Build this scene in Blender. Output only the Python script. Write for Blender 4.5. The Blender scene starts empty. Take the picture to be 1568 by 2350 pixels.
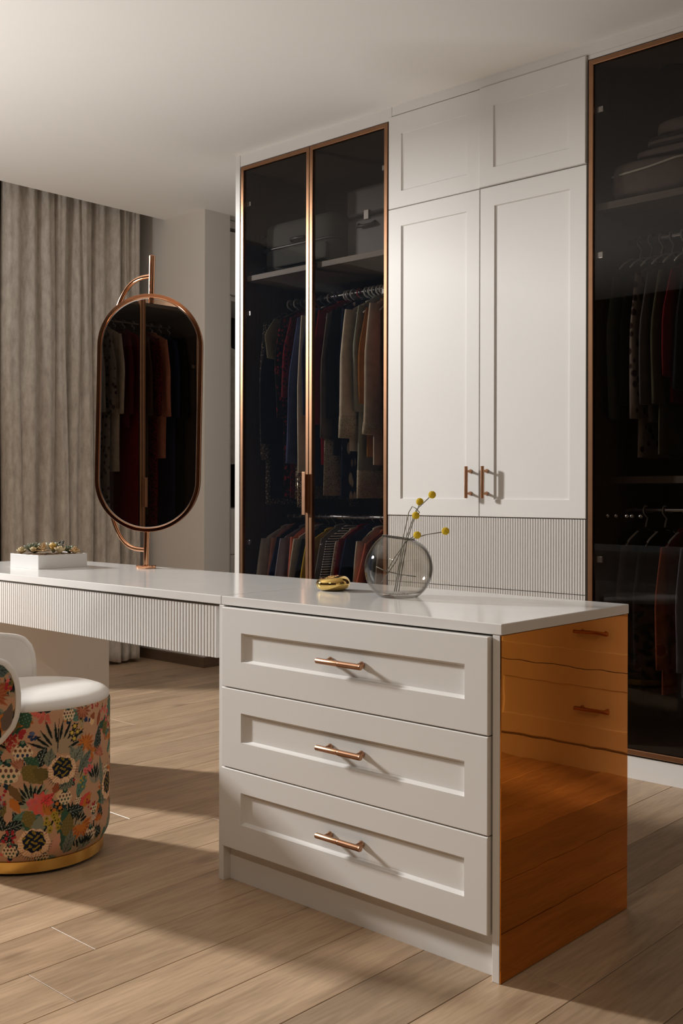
import bpy, bmesh, math, random
import numpy as np
from mathutils import Vector, Matrix

PI = math.pi
random.seed(7)
SC = bpy.context.scene
COL = SC.collection

# ------------------------------------------------------------------ camera
A = math.radians(132.557)
ROLL = math.radians(0.133)
fw = Vector((math.cos(A), math.sin(A), 0))
rt = Vector((math.sin(A), -math.cos(A), 0))
up = Vector((0, 0, 1))
r2 = rt * math.cos(ROLL) + up * math.sin(ROLL)
u2 = up * math.cos(ROLL) - rt * math.sin(ROLL)
cd = bpy.data.cameras.new('camera')
cam = bpy.data.objects.new('camera', cd)
COL.objects.link(cam)
m = Matrix.Identity(4)
for i in range(3):
    m[i][0], m[i][1], m[i][2] = r2[i], u2[i], -fw[i]
m[0][3], m[1][3], m[2][3] = 0, 0, 1.05
cam.matrix_world = m
cd.sensor_fit = 'HORIZONTAL'
cd.sensor_width = 36
cd.lens = 2426 / 1568 * 36
cd.shift_y = -44.3 / 1568
cd.clip_start = 0.05
SC.camera = cam

# ------------------------------------------------------------------ world, lights, exposure
W = bpy.data.worlds.new('dusk_outside')
SC.world = W
W.use_nodes = True
bg = W.node_tree.nodes['Background']
bg.inputs[0].default_value = (0.55, 0.66, 0.85, 1)
bg.inputs[1].default_value = 0.25

def area(name, loc, aim, sx, sy, power, color):
    L = bpy.data.lights.new(name, 'AREA')
    L.shape = 'RECTANGLE'
    L.size, L.size_y = sx, sy
    L.energy = power
    L.color = color
    o = bpy.data.objects.new(name, L)
    COL.objects.link(o)
    o.location = loc
    o.rotation_euler = Vector(aim).to_track_quat('-Z', 'Y').to_euler()
    return o

area('low_sun_through_window', (-8.5, 0.05, 3.30), (5.6, 1.1, -1.65), 0.40, 0.75, 235, (1.0, 0.985, 0.96)).data.spread = math.radians(100)
area('unseen_ceiling_fill', (-4.35, 0.70, 0.12), (0.25, 0.18, 1), 0.6, 0.6, 35, (1.0, 0.975, 0.94)).data.spread = math.radians(122)  # unseen fill added near the floor to brighten the ceiling
area('unseen_warm_fill', (1.55, 1.3, 1.35), (-1, 0.05, -0.05), 1.6, 2.0, 5, (1.0, 0.80, 0.60))  # unseen warm fill added for the shaded parts; no doorway behind it
SC.view_settings.view_transform = 'Standard'
SC.view_settings.look = 'None'
SC.view_settings.exposure = 0.14
SC.view_settings.gamma = 1.0
SC.view_settings.use_curve_mapping = False
SC.cycles.max_bounces = 14
SC.cycles.diffuse_bounces = 6
SC.cycles.glossy_bounces = 6
SC.cycles.transparent_max_bounces = 24
SC.cycles.sample_clamp_indirect = 4.0
SC.cycles.caustics_reflective = False
SC.cycles.caustics_refractive = False

# ------------------------------------------------------------------ materials
def lin(r, g, b):
    f = lambda c: (c / 255 / 12.92) if c / 255 <= 0.04045 else ((c / 255 + 0.055) / 1.055) ** 2.4
    return (f(r), f(g), f(b), 1)

def newmat(name):
    m = bpy.data.materials.new(name)
    m.use_nodes = True
    nt = m.node_tree
    return m, nt, nt.nodes['Principled BSDF'], nt.nodes['Material Output']

def nd(nt, typ, **kw):
    n = nt.nodes.new(typ)
    for k, v in kw.items():
        if isinstance(k, str) and k.startswith('i_'):
            key = k[2:].replace('_', ' ')
            n.inputs[key].default_value = v
        else:
            setattr(n, k, v)
    return n

def ramp(nt, fac, stops):
    n = nt.nodes.new('ShaderNodeValToRGB')
    e = n.color_ramp.elements
    while len(e) < len(stops):
        e.new(0.5)
    for k, (p, c) in enumerate(stops):
        e[k].position = p
        e[k].color = c if len(c) == 4 else (*c, 1)
    nt.links.new(fac, n.inputs[0])
    return n

def pos(nt, scale=(1, 1, 1), rot=(0, 0, 0), coord='Object'):
    t = nt.nodes.new('ShaderNodeTexCoord')
    mp = nt.nodes.new('ShaderNodeMapping')
    mp.inputs['Scale'].default_value = scale
    mp.inputs['Rotation'].default_value = rot
    nt.links.new(t.outputs[coord], mp.inputs[0])
    return mp.outputs[0]

def bump(nt, p, height, strength, dist=0.001):
    b = nt.nodes.new('ShaderNodeBump')
    b.inputs['Strength'].default_value = strength
    b.inputs['Distance'].default_value = dist
    nt.links.new(height, b.inputs['Height'])
    nt.links.new(b.outputs[0], p.inputs['Normal'])

def plain(name, col, rough=0.5, metal=0.0, noise=0.04, scale=6, spec=0.5, bmp=0.0, bscale=400):
    m, nt, p, o = newmat(name)
    n = nd(nt, 'ShaderNodeTexNoise', i_Scale=scale, i_Detail=4.0)
    nt.links.new(pos(nt), n.inputs['Vector'])
    c = np.array(col[:3])
    r = ramp(nt, n.outputs['Fac'], [(0.3, tuple(c * (1 - noise))), (0.7, tuple(np.minimum(c * (1 + noise), 1)))])
    nt.links.new(r.outputs[0], p.inputs['Base Color'])
    p.inputs['Roughness'].default_value = rough
    p.inputs['Metallic'].default_value = metal
    p.inputs['Specular IOR Level'].default_value = spec
    if bmp:
        n2 = nd(nt, 'ShaderNodeTexNoise', i_Scale=bscale, i_Detail=2.0)
        nt.links.new(pos(nt), n2.inputs['Vector'])
        bump(nt, p, n2.outputs['Fac'], bmp)
    return m

PAINT = plain('satin_white_paint', (0.75, 0.735, 0.71), 0.42, noise=0.012, scale=3, spec=0.4)
WALLP = plain('matt_white_wall', (0.76, 0.73, 0.69), 0.85, noise=0.015, scale=2, spec=0.2, bmp=0.05)
CEIL = plain('matt_white_ceiling', (0.81, 0.795, 0.77), 0.9, noise=0.01, scale=2, spec=0.15)
QUARTZ = plain('white_quartz', (0.80, 0.785, 0.765), 0.13, noise=0.02, scale=9, spec=0.5)
COPPER = plain('brushed_copper', (0.50, 0.27, 0.16), 0.32, 1.0, 0.06, 30)
BRONZE = plain('brown_bronze', (0.33, 0.175, 0.098), 0.34, 1.0, 0.05, 20)
ROSE = plain('polished_rose_gold', (0.86, 0.46, 0.27), 0.10, 1.0, 0.02, 20)
GOLD = plain('gold_chrome', (0.86, 0.60, 0.20), 0.06, 1.0, 0.02, 8)
BRASS = plain('satin_brass', (0.80, 0.50, 0.14), 0.24, 1.0, 0.04, 30)
DARK = plain('dark_void', (0.015, 0.013, 0.012), 0.8)
VELVET = plain('cream_velvet', (0.76, 0.735, 0.70), 0.9, noise=0.04, scale=9, spec=0.15, bmp=0.1, bscale=600)
CHROME = plain('chrome', (0.7, 0.7, 0.7), 0.2, 1.0, 0.02)
PLASTIC = plain('pale_plastic', (0.72, 0.70, 0.66), 0.35)
BLKPLASTIC = plain('dark_plastic', (0.02, 0.02, 0.022), 0.4)
GLOSSWHITE = plain('glossy_white_lacquer', (0.78, 0.77, 0.755), 0.30, noise=0.01)
FRAMEW = plain('white_window_frame', (0.7, 0.7, 0.68), 0.4)
SOIL = plain('dry_moss', (0.17, 0.11, 0.06), 0.95, noise=0.5, scale=120, bmp=0.8, bscale=200)

def wood(name, c1, c2, sc=(60, 60, 3), rough=0.45, rnd=False, c3=None):
    m, nt, p, o = newmat(name)
    g = nt.nodes.new('ShaderNodeNewGeometry')
    mp = nd(nt, 'ShaderNodeMapping')
    mp.inputs['Scale'].default_value = sc
    nt.links.new(g.outputs['Position'], mp.inputs[0])
    vec = mp.outputs[0]
    if rnd:
        oi = nt.nodes.new('ShaderNodeObjectInfo')
        mu = nd(nt, 'ShaderNodeMath', operation='MULTIPLY')
        mu.inputs[1].default_value = 73.0
        nt.links.new(oi.outputs['Random'], mu.inputs[0])
        ad = nd(nt, 'ShaderNodeVectorMath', operation='ADD')
        nt.links.new(vec, ad.inputs[0])
        nt.links.new(mu.outputs[0], ad.inputs[1])
        vec = ad.outputs[0]
    n = nd(nt, 'ShaderNodeTexNoise', i_Scale=1.0, i_Detail=8.0, i_Roughness=0.62, i_Distortion=0.6)
    nt.links.new(vec, n.inputs['Vector'])
    r = ramp(nt, n.outputs['Fac'], [(0.24, c1), (0.5, tuple((np.array(c1) + np.array(c2)) / 2)), (0.78, c2)])
    fine = nd(nt, 'ShaderNodeTexNoise', i_Scale=9.0, i_Detail=5.0)
    nt.links.new(vec, fine.inputs['Vector'])
    fr = ramp(nt, fine.outputs['Fac'], [(0.35, (0.80, 0.80, 0.80, 1)), (0.6, (1.05, 1.05, 1.05, 1))])
    mx = nd(nt, 'ShaderNodeMix', data_type='RGBA', blend_type='MULTIPLY')
    mx.inputs['Factor'].default_value = 0.8
    nt.links.new(r.outputs[0], mx.inputs['A'])
    nt.links.new(fr.outputs[0], mx.inputs['B'])
    outc = mx.outputs['Result']
    if rnd:
        hv = nt.nodes.new('ShaderNodeHueSaturation')
        mr = nd(nt, 'ShaderNodeMapRange')
        mr.inputs['To Min'].default_value = 0.0
        mr.inputs['To Max'].default_value = 1.0
        sx = nt.nodes.new('ShaderNodeSeparateColor')
        nt.links.new(oi.outputs['Color'], sx.inputs[0])
        nt.links.new(sx.outputs[0], mr.inputs['Value'])
        nt.links.new(mr.outputs[0], hv.inputs['Value'])
        nt.links.new(outc, hv.inputs['Color'])
        # scattered knots
        v = nd(nt, 'ShaderNodeTexVoronoi', i_Scale=1.0)
        mp2 = nd(nt, 'ShaderNodeMapping')
        mp2.inputs['Scale'].default_value = (4.2, 1.9, 1)
        nt.links.new(g.outputs['Position'], mp2.inputs[0])
        nt.links.new(mp2.outputs[0], v.inputs['Vector'])
        kr = ramp(nt, v.outputs['Distance'], [(0.02, (0.45, 0.42, 0.40, 1)), (0.13, (1, 1, 1, 1))])
        m2 = nd(nt, 'ShaderNodeMix', data_type='RGBA', blend_type='MULTIPLY')
        m2.inputs['Factor'].default_value = 0.75
        nt.links.new(hv.outputs[0], m2.inputs['A'])
        nt.links.new(kr.outputs[0], m2.inputs['B'])
        outc = m2.outputs['Result']
    nt.links.new(outc, p.inputs['Base Color'])
    p.inputs['Roughness'].default_value = rough
    p.inputs['Specular IOR Level'].default_value = 0.4
    bump(nt, p, fine.outputs['Fac'], 0.12)
    return m

OAK = wood('oak_floor', (0.38, 0.252, 0.155, 1), (0.70, 0.50, 0.325, 1), (13, 1.1, 1), 0.36, True)
WENGE = wood('brown_veneer', (0.075, 0.050, 0.036, 1), (0.12, 0.085, 0.062, 1), (60, 60, 2.2), 0.5)
SHELFW = wood('greige_veneer', (0.13, 0.10, 0.082, 1), (0.20, 0.16, 0.13, 1), (2.2, 60, 60), 0.5)
SKIRTW = wood('walnut_skirting', (0.11, 0.068, 0.04, 1), (0.19, 0.125, 0.08, 1), (3, 3, 60), 0.5)

def schlick(nt, f0=0.04):
    g = nt.nodes.new('ShaderNodeNewGeometry')
    d = nd(nt, 'ShaderNodeVectorMath', operation='DOT_PRODUCT')
    nt.links.new(g.outputs['Normal'], d.inputs[0])
    nt.links.new(g.outputs['Incoming'], d.inputs[1])
    ab = nd(nt, 'ShaderNodeMath', operation='ABSOLUTE')
    nt.links.new(d.outputs['Value'], ab.inputs[0])
    om = nd(nt, 'ShaderNodeMath', operation='SUBTRACT')
    om.inputs[0].default_value = 1.0
    nt.links.new(ab.outputs[0], om.inputs[1])
    pw = nd(nt, 'ShaderNodeMath', operation='POWER')
    pw.inputs[1].default_value = 5.0
    nt.links.new(om.outputs[0], pw.inputs[0])
    ma = nd(nt, 'ShaderNodeMath', operation='MULTIPLY_ADD')
    ma.inputs[1].default_value = 1 - f0
    ma.inputs[2].default_value = f0
    nt.links.new(pw.outputs[0], ma.inputs[0])
    return ma.outputs[0], ab.outputs[0]

def glass(name, tint, rough=0.0, f0=0.04, edge=None):
    m = bpy.data.materials.new(name)
    m.use_nodes = True
    nt = m.node_tree
    nt.nodes.remove(nt.nodes['Principled BSDF'])
    o = nt.nodes['Material Output']
    F, c = schlick(nt, f0)
    t = nd(nt, 'ShaderNodeBsdfTransparent')
    t.inputs[0].default_value = (*tint, 1)
    if edge:
        r = ramp(nt, c, [(0.0, (*edge, 1)), (0.45, (*tint, 1))])
        nt.links.new(r.outputs[0], t.inputs[0])
    g = nd(nt, 'ShaderNodeBsdfGlossy')
    g.inputs['Roughness'].default_value = rough
    mx = nt.nodes.new('ShaderNodeMixShader')
    nt.links.new(F, mx.inputs[0])
    nt.links.new(t.outputs[0], mx.inputs[1])
    nt.links.new(g.outputs[0], mx.inputs[2])
    nt.links.new(mx.outputs[0], o.inputs[0])
    return m

SMOKE = glass('smoked_wardrobe_glass', (0.73, 0.715, 0.70), 0.0, 0.022)
CLEAR = glass('pale_smoky_vase_glass', (0.90, 0.89, 0.87), 0.0, 0.05, (0.25, 0.24, 0.225))
PANE = glass('window_glass', (0.95, 0.95, 0.95))

def mirror_mat():
    m = bpy.data.materials.new('mirror_silver')
    m.use_nodes = True
    nt = m.node_tree
    p = nt.nodes['Principled BSDF']
    p.inputs['Base Color'].default_value = (0.80, 0.80, 0.80, 1)
    p.inputs['Metallic'].default_value = 1
    p.inputs['Roughness'].default_value = 0.0
    return m
MIRROR = mirror_mat()

def amber():
    m, nt, p, o = newmat('amber_mirror_glass')
    p.inputs['Base Color'].default_value = (0.72, 0.25, 0.03, 1)
    p.inputs['Metallic'].default_value = 1.0
    p.inputs['Roughness'].default_value = 0.015
    n = nd(nt, 'ShaderNodeTexNoise', i_Scale=7.0, i_Detail=1.5)
    nt.links.new(pos(nt), n.inputs['Vector'])
    bump(nt, p, n.outputs['Fac'], 0.10, 0.004)
    return m
AMBER = amber()

def fabric(name, c1, c2=None, kind='plain', scale=60, rough=0.9):
    m, nt, p, o = newmat(name)
    p.inputs['Roughness'].default_value = rough
    p.inputs['Specular IOR Level'].default_value = 0.15
    v = pos(nt, (1.3, 1.9, 0.75), (0.6, 0, 0)) if kind == 'leaf' else pos(nt)
    kind = 'speckle' if kind == 'leaf' else kind
    wv = nd(nt, 'ShaderNodeTexNoise', i_Scale=25.0, i_Detail=5.0)
    nt.links.new(v, wv.inputs['Vector'])
    a = np.array(c1[:3])
    base = ramp(nt, wv.outputs['Fac'], [(0.3, tuple(a * 0.86)), (0.7, tuple(np.minimum(a * 1.12, 1)))])
    out = base.outputs[0]
    if kind in ('speckle', 'floral', 'sequin', 'lace'):
        vo = nd(nt, 'ShaderNodeTexVoronoi', i_Scale=scale)
        nt.links.new(v, vo.inputs['Vector'])
        th = {'speckle': 0.34, 'floral': 0.42, 'sequin': 0.40, 'lace': 0.30}[kind]
        r = ramp(nt, vo.outputs['Distance'], [(th - 0.06, (1, 1, 1)), (th + 0.05, (0, 0, 0))])
        mx = nd(nt, 'ShaderNodeMix', data_type='RGBA')
        nt.links.new(r.outputs[0], mx.inputs['Factor'])
        nt.links.new(out, mx.inputs['A'])
        if kind == 'floral':
            hs = ramp(nt, vo.outputs['Color'], [(0.25, c2), (0.5, tuple(np.array(c2[:3]) * 0.45)), (0.75, c1)])
            nt.links.new(hs.outputs[0], mx.inputs['B'])
        else:
            mx.inputs['B'].default_value = c2 if len(c2) == 4 else (*c2, 1)
        out = mx.outputs['Result']
        if kind == 'sequin':
            nt.links.new(r.outputs[0], p.inputs['Metallic'])
            p.inputs['Roughness'].default_value = 0.3
    elif kind == 'stripe':
        wav = nd(nt, 'ShaderNodeTexWave', i_Scale=scale, i_Distortion=0.6)
        wav.bands_direction = 'Z'
        nt.links.new(v, wav.inputs['Vector'])
        r = ramp(nt, wav.outputs['Fac'], [(0.46, (0, 0, 0)), (0.54, (1, 1, 1))])
        mx = nd(nt, 'ShaderNodeMix', data_type='RGBA')
        nt.links.new(r.outputs[0], mx.inputs['Factor'])
        nt.links.new(out, mx.inputs['A'])
        mx.inputs['B'].default_value = c2
        out = mx.outputs['Result']
    nt.links.new(out, p.inputs['Base Color'])
    n2 = nd(nt, 'ShaderNodeTexNoise', i_Scale=500.0, i_Detail=1.0)
    nt.links.new(v, n2.inputs['Vector'])
    bump(nt, p, n2.outputs['Fac'], 0.15)
    return m

def curtain_mat():
    m, nt, p, o = newmat('greige_linen_curtain')
    v = pos(nt, (1, 1, 0.35))
    n = nd(nt, 'ShaderNodeTexNoise', i_Scale=34.0, i_Detail=7.0, i_Roughness=0.7)
    nt.links.new(v, n.inputs['Vector'])
    r = ramp(nt, n.outputs['Fac'], [(0.32, (0.42, 0.375, 0.33, 1)), (0.52, (0.56, 0.515, 0.46, 1)), (0.70, (0.66, 0.62, 0.565, 1))])
    nt.links.new(r.outputs[0], p.inputs['Base Color'])
    p.inputs['Roughness'].default_value = 0.95
    p.inputs['Specular IOR Level'].default_value = 0.1
    n2 = nd(nt, 'ShaderNodeTexNoise', i_Scale=300.0, i_Detail=2.0)
    nt.links.new(v, n2.inputs['Vector'])
    bump(nt, p, n2.outputs['Fac'], 0.25)
    return m
LINEN = curtain_mat()

def print_mat():
    m, nt, p, o = newmat('botanical_print_velvet')
    a = nt.nodes.new('ShaderNodeVertexColor')
    a.layer_name = 'print'
    nt.links.new(a.outputs[0], p.inputs['Base Color'])
    p.inputs['Roughness'].default_value = 0.85
    p.inputs['Specular IOR Level'].default_value = 0.15
    return m
PRINT = print_mat()

# ------------------------------------------------------------------ mesh helpers
class MB:
    def __init__(s):
        s.v, s.f = [], []
    def add(s, vs, fs):
        b = len(s.v)
        s.v += [tuple(x) for x in vs]
        s.f += [tuple(i + b for i in f) for f in fs]
        return s
    def box(s, x0, x1, y0, y1, z0, z1):
        vs = [(x, y, z) for z in (z0, z1) for y in (y0, y1) for x in (x0, x1)]
        return s.add(vs, [(0, 2, 3, 1), (4, 5, 7, 6), (0, 1, 5, 4), (2, 6, 7, 3), (0, 4, 6, 2), (1, 3, 7, 5)])
    def loft(s, rings, cap=True, closed=False):
        n = len(rings[0])
        vs = [p for r in rings for p in r]
        fs = []
        k = len(rings)
        for i in range(k if closed else k - 1):
            a, b = i * n, ((i + 1) % k) * n
            for j in range(n):
                q = (j + 1) % n
                fs.append((a + j, a + q, b + q, b + j))
        if cap and not closed:
            fs.append(tuple(range(n - 1, -1, -1)))
            fs.append(tuple(range((k - 1) * n, k * n)))
        return s.add(vs, fs)
    def grid(s, P, wrap=False):
        r, c = len(P), len(P[0])
        vs = [p for row in P for p in row]
        fs = []
        for i in range(r - 1):
            for j in range(c if wrap else c - 1):
                q = (j + 1) % c
                fs.append((i * c + j, i * c + q, (i + 1) * c + q, (i + 1) * c + j))
        return s.add(vs, fs)
    def tube(s, path, r, n=10, closed=False, cap=True, ry=None):
        path = [Vector(p) for p in path]
        k = len(path)
        rr = r if isinstance(r, (list, tuple)) else [r] * k
        T = []
        for i in range(k):
            a = path[(i - 1) % k] if (closed or i) else path[0]
            b = path[(i + 1) % k] if (closed or i < k - 1) else path[-1]
            T.append((b - a).normalized())
        ref = Vector((0, 0, 1)) if abs(T[0].z) < 0.9 else Vector((1, 0, 0))
        N = (ref - T[0] * ref.dot(T[0])).normalized()
        rings = []
        for i in range(k):
            N = (N - T[i] * N.dot(T[i])).normalized()
            B = T[i].cross(N)
            rings.append([tuple(path[i] + (N * math.cos(2 * PI * j / n) + B * math.sin(2 * PI * j / n)) * rr[i]) for j in range(n)])
        return s.loft(rings, cap, closed)
    def lathe(s, prof, c=(0, 0, 0), n=48, cap=True):
        rings = [[(c[0] + r * math.cos(2 * PI * j / n), c[1] + r * math.sin(2 * PI * j / n), c[2] + z) for j in range(n)] for r, z in prof]
        return s.loft(rings, cap)
    def ball(s, c, r, n=16, sx=1, sy=1, sz=1):
        P = []
        for i in range(n // 2 + 1):
            t = PI * i / (n // 2)
            q = max(math.sin(t), 1e-3)
            P.append([(c[0] + r * sx * q * math.cos(2 * PI * j / n), c[1] + r * sy * q * math.sin(2 * PI * j / n), c[2] - r * sz * math.cos(t)) for j in range(n)])
        return s.loft(P, True)
    def rot(s, M, start=0):
        for i in range(start, len(s.v)):
            s.v[i] = tuple(M @ Vector(s.v[i]))
        return s

def inv(o):
    return Matrix.Translation(o['base']).inverted() if 'base' in o else Matrix.Identity(4)

def obj(name, mb, mat, parent=None, smooth=False, bevel=0, segs=2, auto=None):
    me = bpy.data.meshes.new(name)
    me.from_pydata(mb.v, [], mb.f)
    me.update()
    bm = bmesh.new()
    bm.from_mesh(me)
    bmesh.ops.recalc_face_normals(bm, faces=bm.faces)
    bm.to_mesh(me)
    bm.free()
    o = bpy.data.objects.new(name, me)
    COL.objects.link(o)
    me.materials.append(mat)
    if smooth:
        me.shade_smooth()
    if auto:
        me.shade_smooth()
        me.set_sharp_from_angle(angle=math.radians(auto))
    if bevel:
        b = o.modifiers.new('bevel', 'BEVEL')
        b.width, b.segments, b.limit_method = bevel, segs, 'ANGLE'
        b.angle_limit = math.radians(40)
    if parent:
        o.parent = parent
        q = parent
        loc = Vector((0, 0, 0))
        while q:                      # meshes are modelled in world space
            if q.type == 'EMPTY':
                loc = q.location
            q = q.parent
        if parent.type == 'EMPTY':
            o.matrix_parent_inverse = Matrix.Translation(loc).inverted()
    return o

def thing(name, label, cat, loc, group=None):
    o = bpy.data.objects.new(name, None)
    COL.objects.link(o)
    o.location = loc
    o.empty_display_size = 0.1
    return tag(o, label, cat, group)

def tag(o, label, cat, group=None, kind=None):
    o['label'] = label
    o['category'] = cat
    if group:
        o['group'] = group
    if kind:
        o['kind'] = kind
    return o

def struct(name, mb, mat, bevel=0):
    o = obj(name, mb, mat, None, bevel=bevel)
    o['kind'] = 'structure'
    return o

def copy_tree(o, parent=None):
    c = o.copy()
    COL.objects.link(c)
    if parent:
        mi = o.matrix_parent_inverse.copy()
        c.parent = parent
        c.matrix_parent_inverse = mi
    for ch in list(o.children):
        copy_tree(ch, c)
    return c

# ------------------------------------------------------------------ key dimensions (metres)
CZ = 2.75                      # ceiling
YW = 3.577                     # wardrobe door plane
XR, XL, YF, YB, TOP = -1.274, -2.188, 1.892, 2.462, 0.770

# ------------------------------------------------------------------ room shell
struct('wall_back', MB().box(-4.0, 1.8, 4.24, 4.40, 0, 2.95), WALLP)
struct('wall_stub', MB().box(-5.62, -4.89, 4.11, 4.31, 0, 2.95), WALLP)
struct('wall_passage', MB().box(-5.8, -3.9, 5.7, 5.85, 0, 2.95), WALLP)
struct('wall_passage_side', MB().box(-4.0, -3.86, 4.24, 5.7, 0, 2.95), WALLP)
struct('wall_right', MB().box(1.62, 1.78, -1.3, 4.4, 0, 2.95), WENGE)
struct('wall_front', MB().box(-5.8, 1.8, -1.35, -1.2, 0, 2.95), WENGE)
wl = MB().box(-5.82, -5.62, -1.3, -0.1, 0, 2.95).box(-5.82, -5.62, 2.75, 5.8, 0, 2.95).box(-5.82, -5.62, -0.1, 2.75, 2.93, 2.95)
struct('wall_left', wl, WENGE)
struct('ceiling', MB().box(-5.28, 1.8, -1.3, 5.85, CZ, CZ + 0.25), CEIL)
struct('ceiling_pocket', MB().box(-5.82, -5.27, -1.3, 5.85, 2.95, 3.05), CEIL)
win = struct('window_1', MB().box(-5.80, -5.64, -0.1, -0.04, 0, 2.93).box(-5.80, -5.64, 2.69, 2.75, 0, 2.93)
             .box(-5.80, -5.64, 0.33, 0.37, 0.06, 2.89).box(-5.80, -5.64, -0.04, 2.69, 0, 0.06).box(-5.80, -5.64, -0.04, 2.69, 2.89, 2.93), FRAMEW)
obj('pane', MB().box(-5.73, -5.724, -0.05, 0.34, 0.05, 2.90), PANE, win)
obj('pane', MB().box(-5.73, -5.724, 0.36, 2.70, 0.05, 2.90), PANE, win)
struct('ground_outside', MB().box(-12, -5.9, -6, 9, -0.3, -0.2), plain('terrace_concrete', (0.25, 0.24, 0.23), 0.9))

# floor: single oak planks
fl = struct('floor', MB().box(-5.85, 1.8, -1.35, 5.85, -0.05, -0.014), plain('floor_underlay', (0.03, 0.022, 0.016), 0.9))
PWD, PLN = 0.1855, 1.93
pm = None
JOINT = {-2.241: 1.407, -2.43: 2.10, -2.80: 2.90, -2.616: 0.3, -2.99: 2.044, -4.46: 3.46, -4.08: 2.885}
ix0 = -2.2425
TONE = {4: 0.60, 5: 0.84, 3: 0.86, 2: 0.90, 6: 0.70, 7: 0.62}      # darker planks before the island; right of it, shade put into the tone
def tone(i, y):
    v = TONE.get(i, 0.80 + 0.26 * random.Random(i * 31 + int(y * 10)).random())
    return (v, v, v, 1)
for i in range(-20, 23):
    x = ix0 + i * PWD
    if x > 1.75 or x < -5.84:
        continue
    j0 = ((i * 0.618 * 1.37) % 1.0) * PLN - 0.4
    for k, v in JOINT.items():
        if abs(k - x) < 0.06:
            j0 = v
    y = j0
    while y > -1.3:
        y -= PLN
    while y < 5.8:
        a, b = max(y, -1.33), min(y + PLN, 5.82)
        if b - a > 0.02:
            if a == y and b == y + PLN:
                if pm is None:
                    o = obj('plank', MB().box(0.0007, PWD - 0.0007, 0.0006, PLN - 0.0006, -0.014, 0), OAK, fl, bevel=0.0009, segs=1)
                    pm = o.data
                else:
                    o = bpy.data.objects.new('plank', pm)
                    COL.objects.link(o)
                    o.parent = fl
                    b_ = o.modifiers.new('bevel', 'BEVEL')
                    b_.width, b_.segments = 0.0009, 1
                o.location = (x, y, 0)
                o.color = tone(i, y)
            else:
                o = obj('plank', MB().box(0.0007, PWD - 0.0007, a - y + 0.0006, b - y - 0.0006, -0.014, 0), OAK, fl, bevel=0.0009, segs=1)
                o.location = (x, y, 0)
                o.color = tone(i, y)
        y += PLN

struct('baseboard_back', MB().box(-5.60, -4.876, 4.096, 4.11, 0, 0.062).box(-4.89, -4.876, 4.11, 4.31, 0, 0.062), SKIRTW, 0.001)
struct('baseboard_wardrobe', MB().box(-4.0, 1.6, YW + 0.012, YW + 0.030, 0, 0.084), PAINT, 0.001)
struct('trim_1', MB().box(-3.985, -2.992, YW + 0.003, YW + 0.021, 2.692, CZ), PAINT)
struct('trim_2', MB().box(-2.988, 1.6, YW + 0.001, YW + 0.021, 2.709, CZ), PAINT)
struct('trim_4', MB().box(-2.024, -1.051, YW + 0.004, YW + 0.021, 2.692, 2.7085), PAINT)
struct('trim_3', MB().box(-2.95, 1.6, YW - 0.004, YW + 0.002, CZ - 0.005, CZ + 0.001), PAINT)

# ------------------------------------------------------------------ handles
def knurled(mb, p0, p1, r, n=20, k=34):
    """a bar between p0 and p1, first half smooth, second half knurled in relief"""
    p0, p1 = Vector(p0), Vector(p1)
    ax = (p1 - p0).normalized()
    ref = Vector((0, 0, 1)) if abs(ax.z) < 0.9 else Vector((1, 0, 0))
    N = (ref - ax * ref.dot(ax)).normalized()
    B = ax.cross(N)
    rings = []
    def ring(t, f):
        c = p0.lerp(p1, t)
        rings.append([tuple(c + (N * math.cos(2 * PI * j / n) + B * math.sin(2 * PI * j / n)) * r * f(j)) for j in range(n)])
    ring(0.0, lambda j: 0.84)
    ring(0.012, lambda j: 1.0)
    ring(0.495, lambda j: 1.0)
    ring(0.498, lambda j: 0.9)
    for q in range(k):
        ring(0.505 + 0.48 * q / (k - 1), lambda j, q=q: 1.05 if (j + q) % 2 else 0.90)
    ring(0.99, lambda j: 1.0)
    ring(1.0, lambda j: 0.88)
    mb.loft(rings)
    return mb

def pull(parent, c, axis, length, stand, face):
    """bar handle: bar centre c on the face plane y=face, sticking out towards -y"""
    mb = MB()
    c = Vector(c)
    d = Vector(axis) * length / 2
    bc = Vector((c.x, face - stand, c.z))
    knurled(mb, bc - d, bc + d, 0.0072)
    for s in (-0.70, 0.70):
        q = bc + d * s
        ring = []
        for (yy, rr) in ((face, 0.0085), (face - 0.003, 0.0085), (face - 0.008, 0.0056), (face - stand + 0.003, 0.0044)):
            ring.append([(q.x + rr * math.cos(2 * PI * j / 14), yy, q.z + rr * math.sin(2 * PI * j / 14)) for j in range(14)])
        mb.loft(ring)
    return obj('handle', mb, COPPER, parent, auto=40)

def shaker(x0, x1, yf, yb, z0, z1, rx0, rx1, rz0, rz1, dep=0.007, ch=0.0035):
    """panel front with a recessed field and a small chamfer"""
    mb = MB()
    c = 0.0018
    def rect(a, b, p, q, y):
        return [(a, y, p), (b, y, p), (b, y, q), (a, y, q)]
    L = [rect(x0, x1, z0, z1, yb), rect(x0, x1, z0, z1, yf + c), rect(x0 + c, x1 - c, z0 + c, z1 - c, yf),
         rect(rx0, rx1, rz0, rz1, yf), rect(rx0 + ch * .35, rx1 - ch * .35, rz0 + ch * .35, rz1 - ch * .35, yf + dep * .55),
         rect(rx0 + ch, rx1 - ch, rz0 + ch, rz1 - ch, yf + dep)]
    mb.loft(L, True)
    return mb

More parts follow.
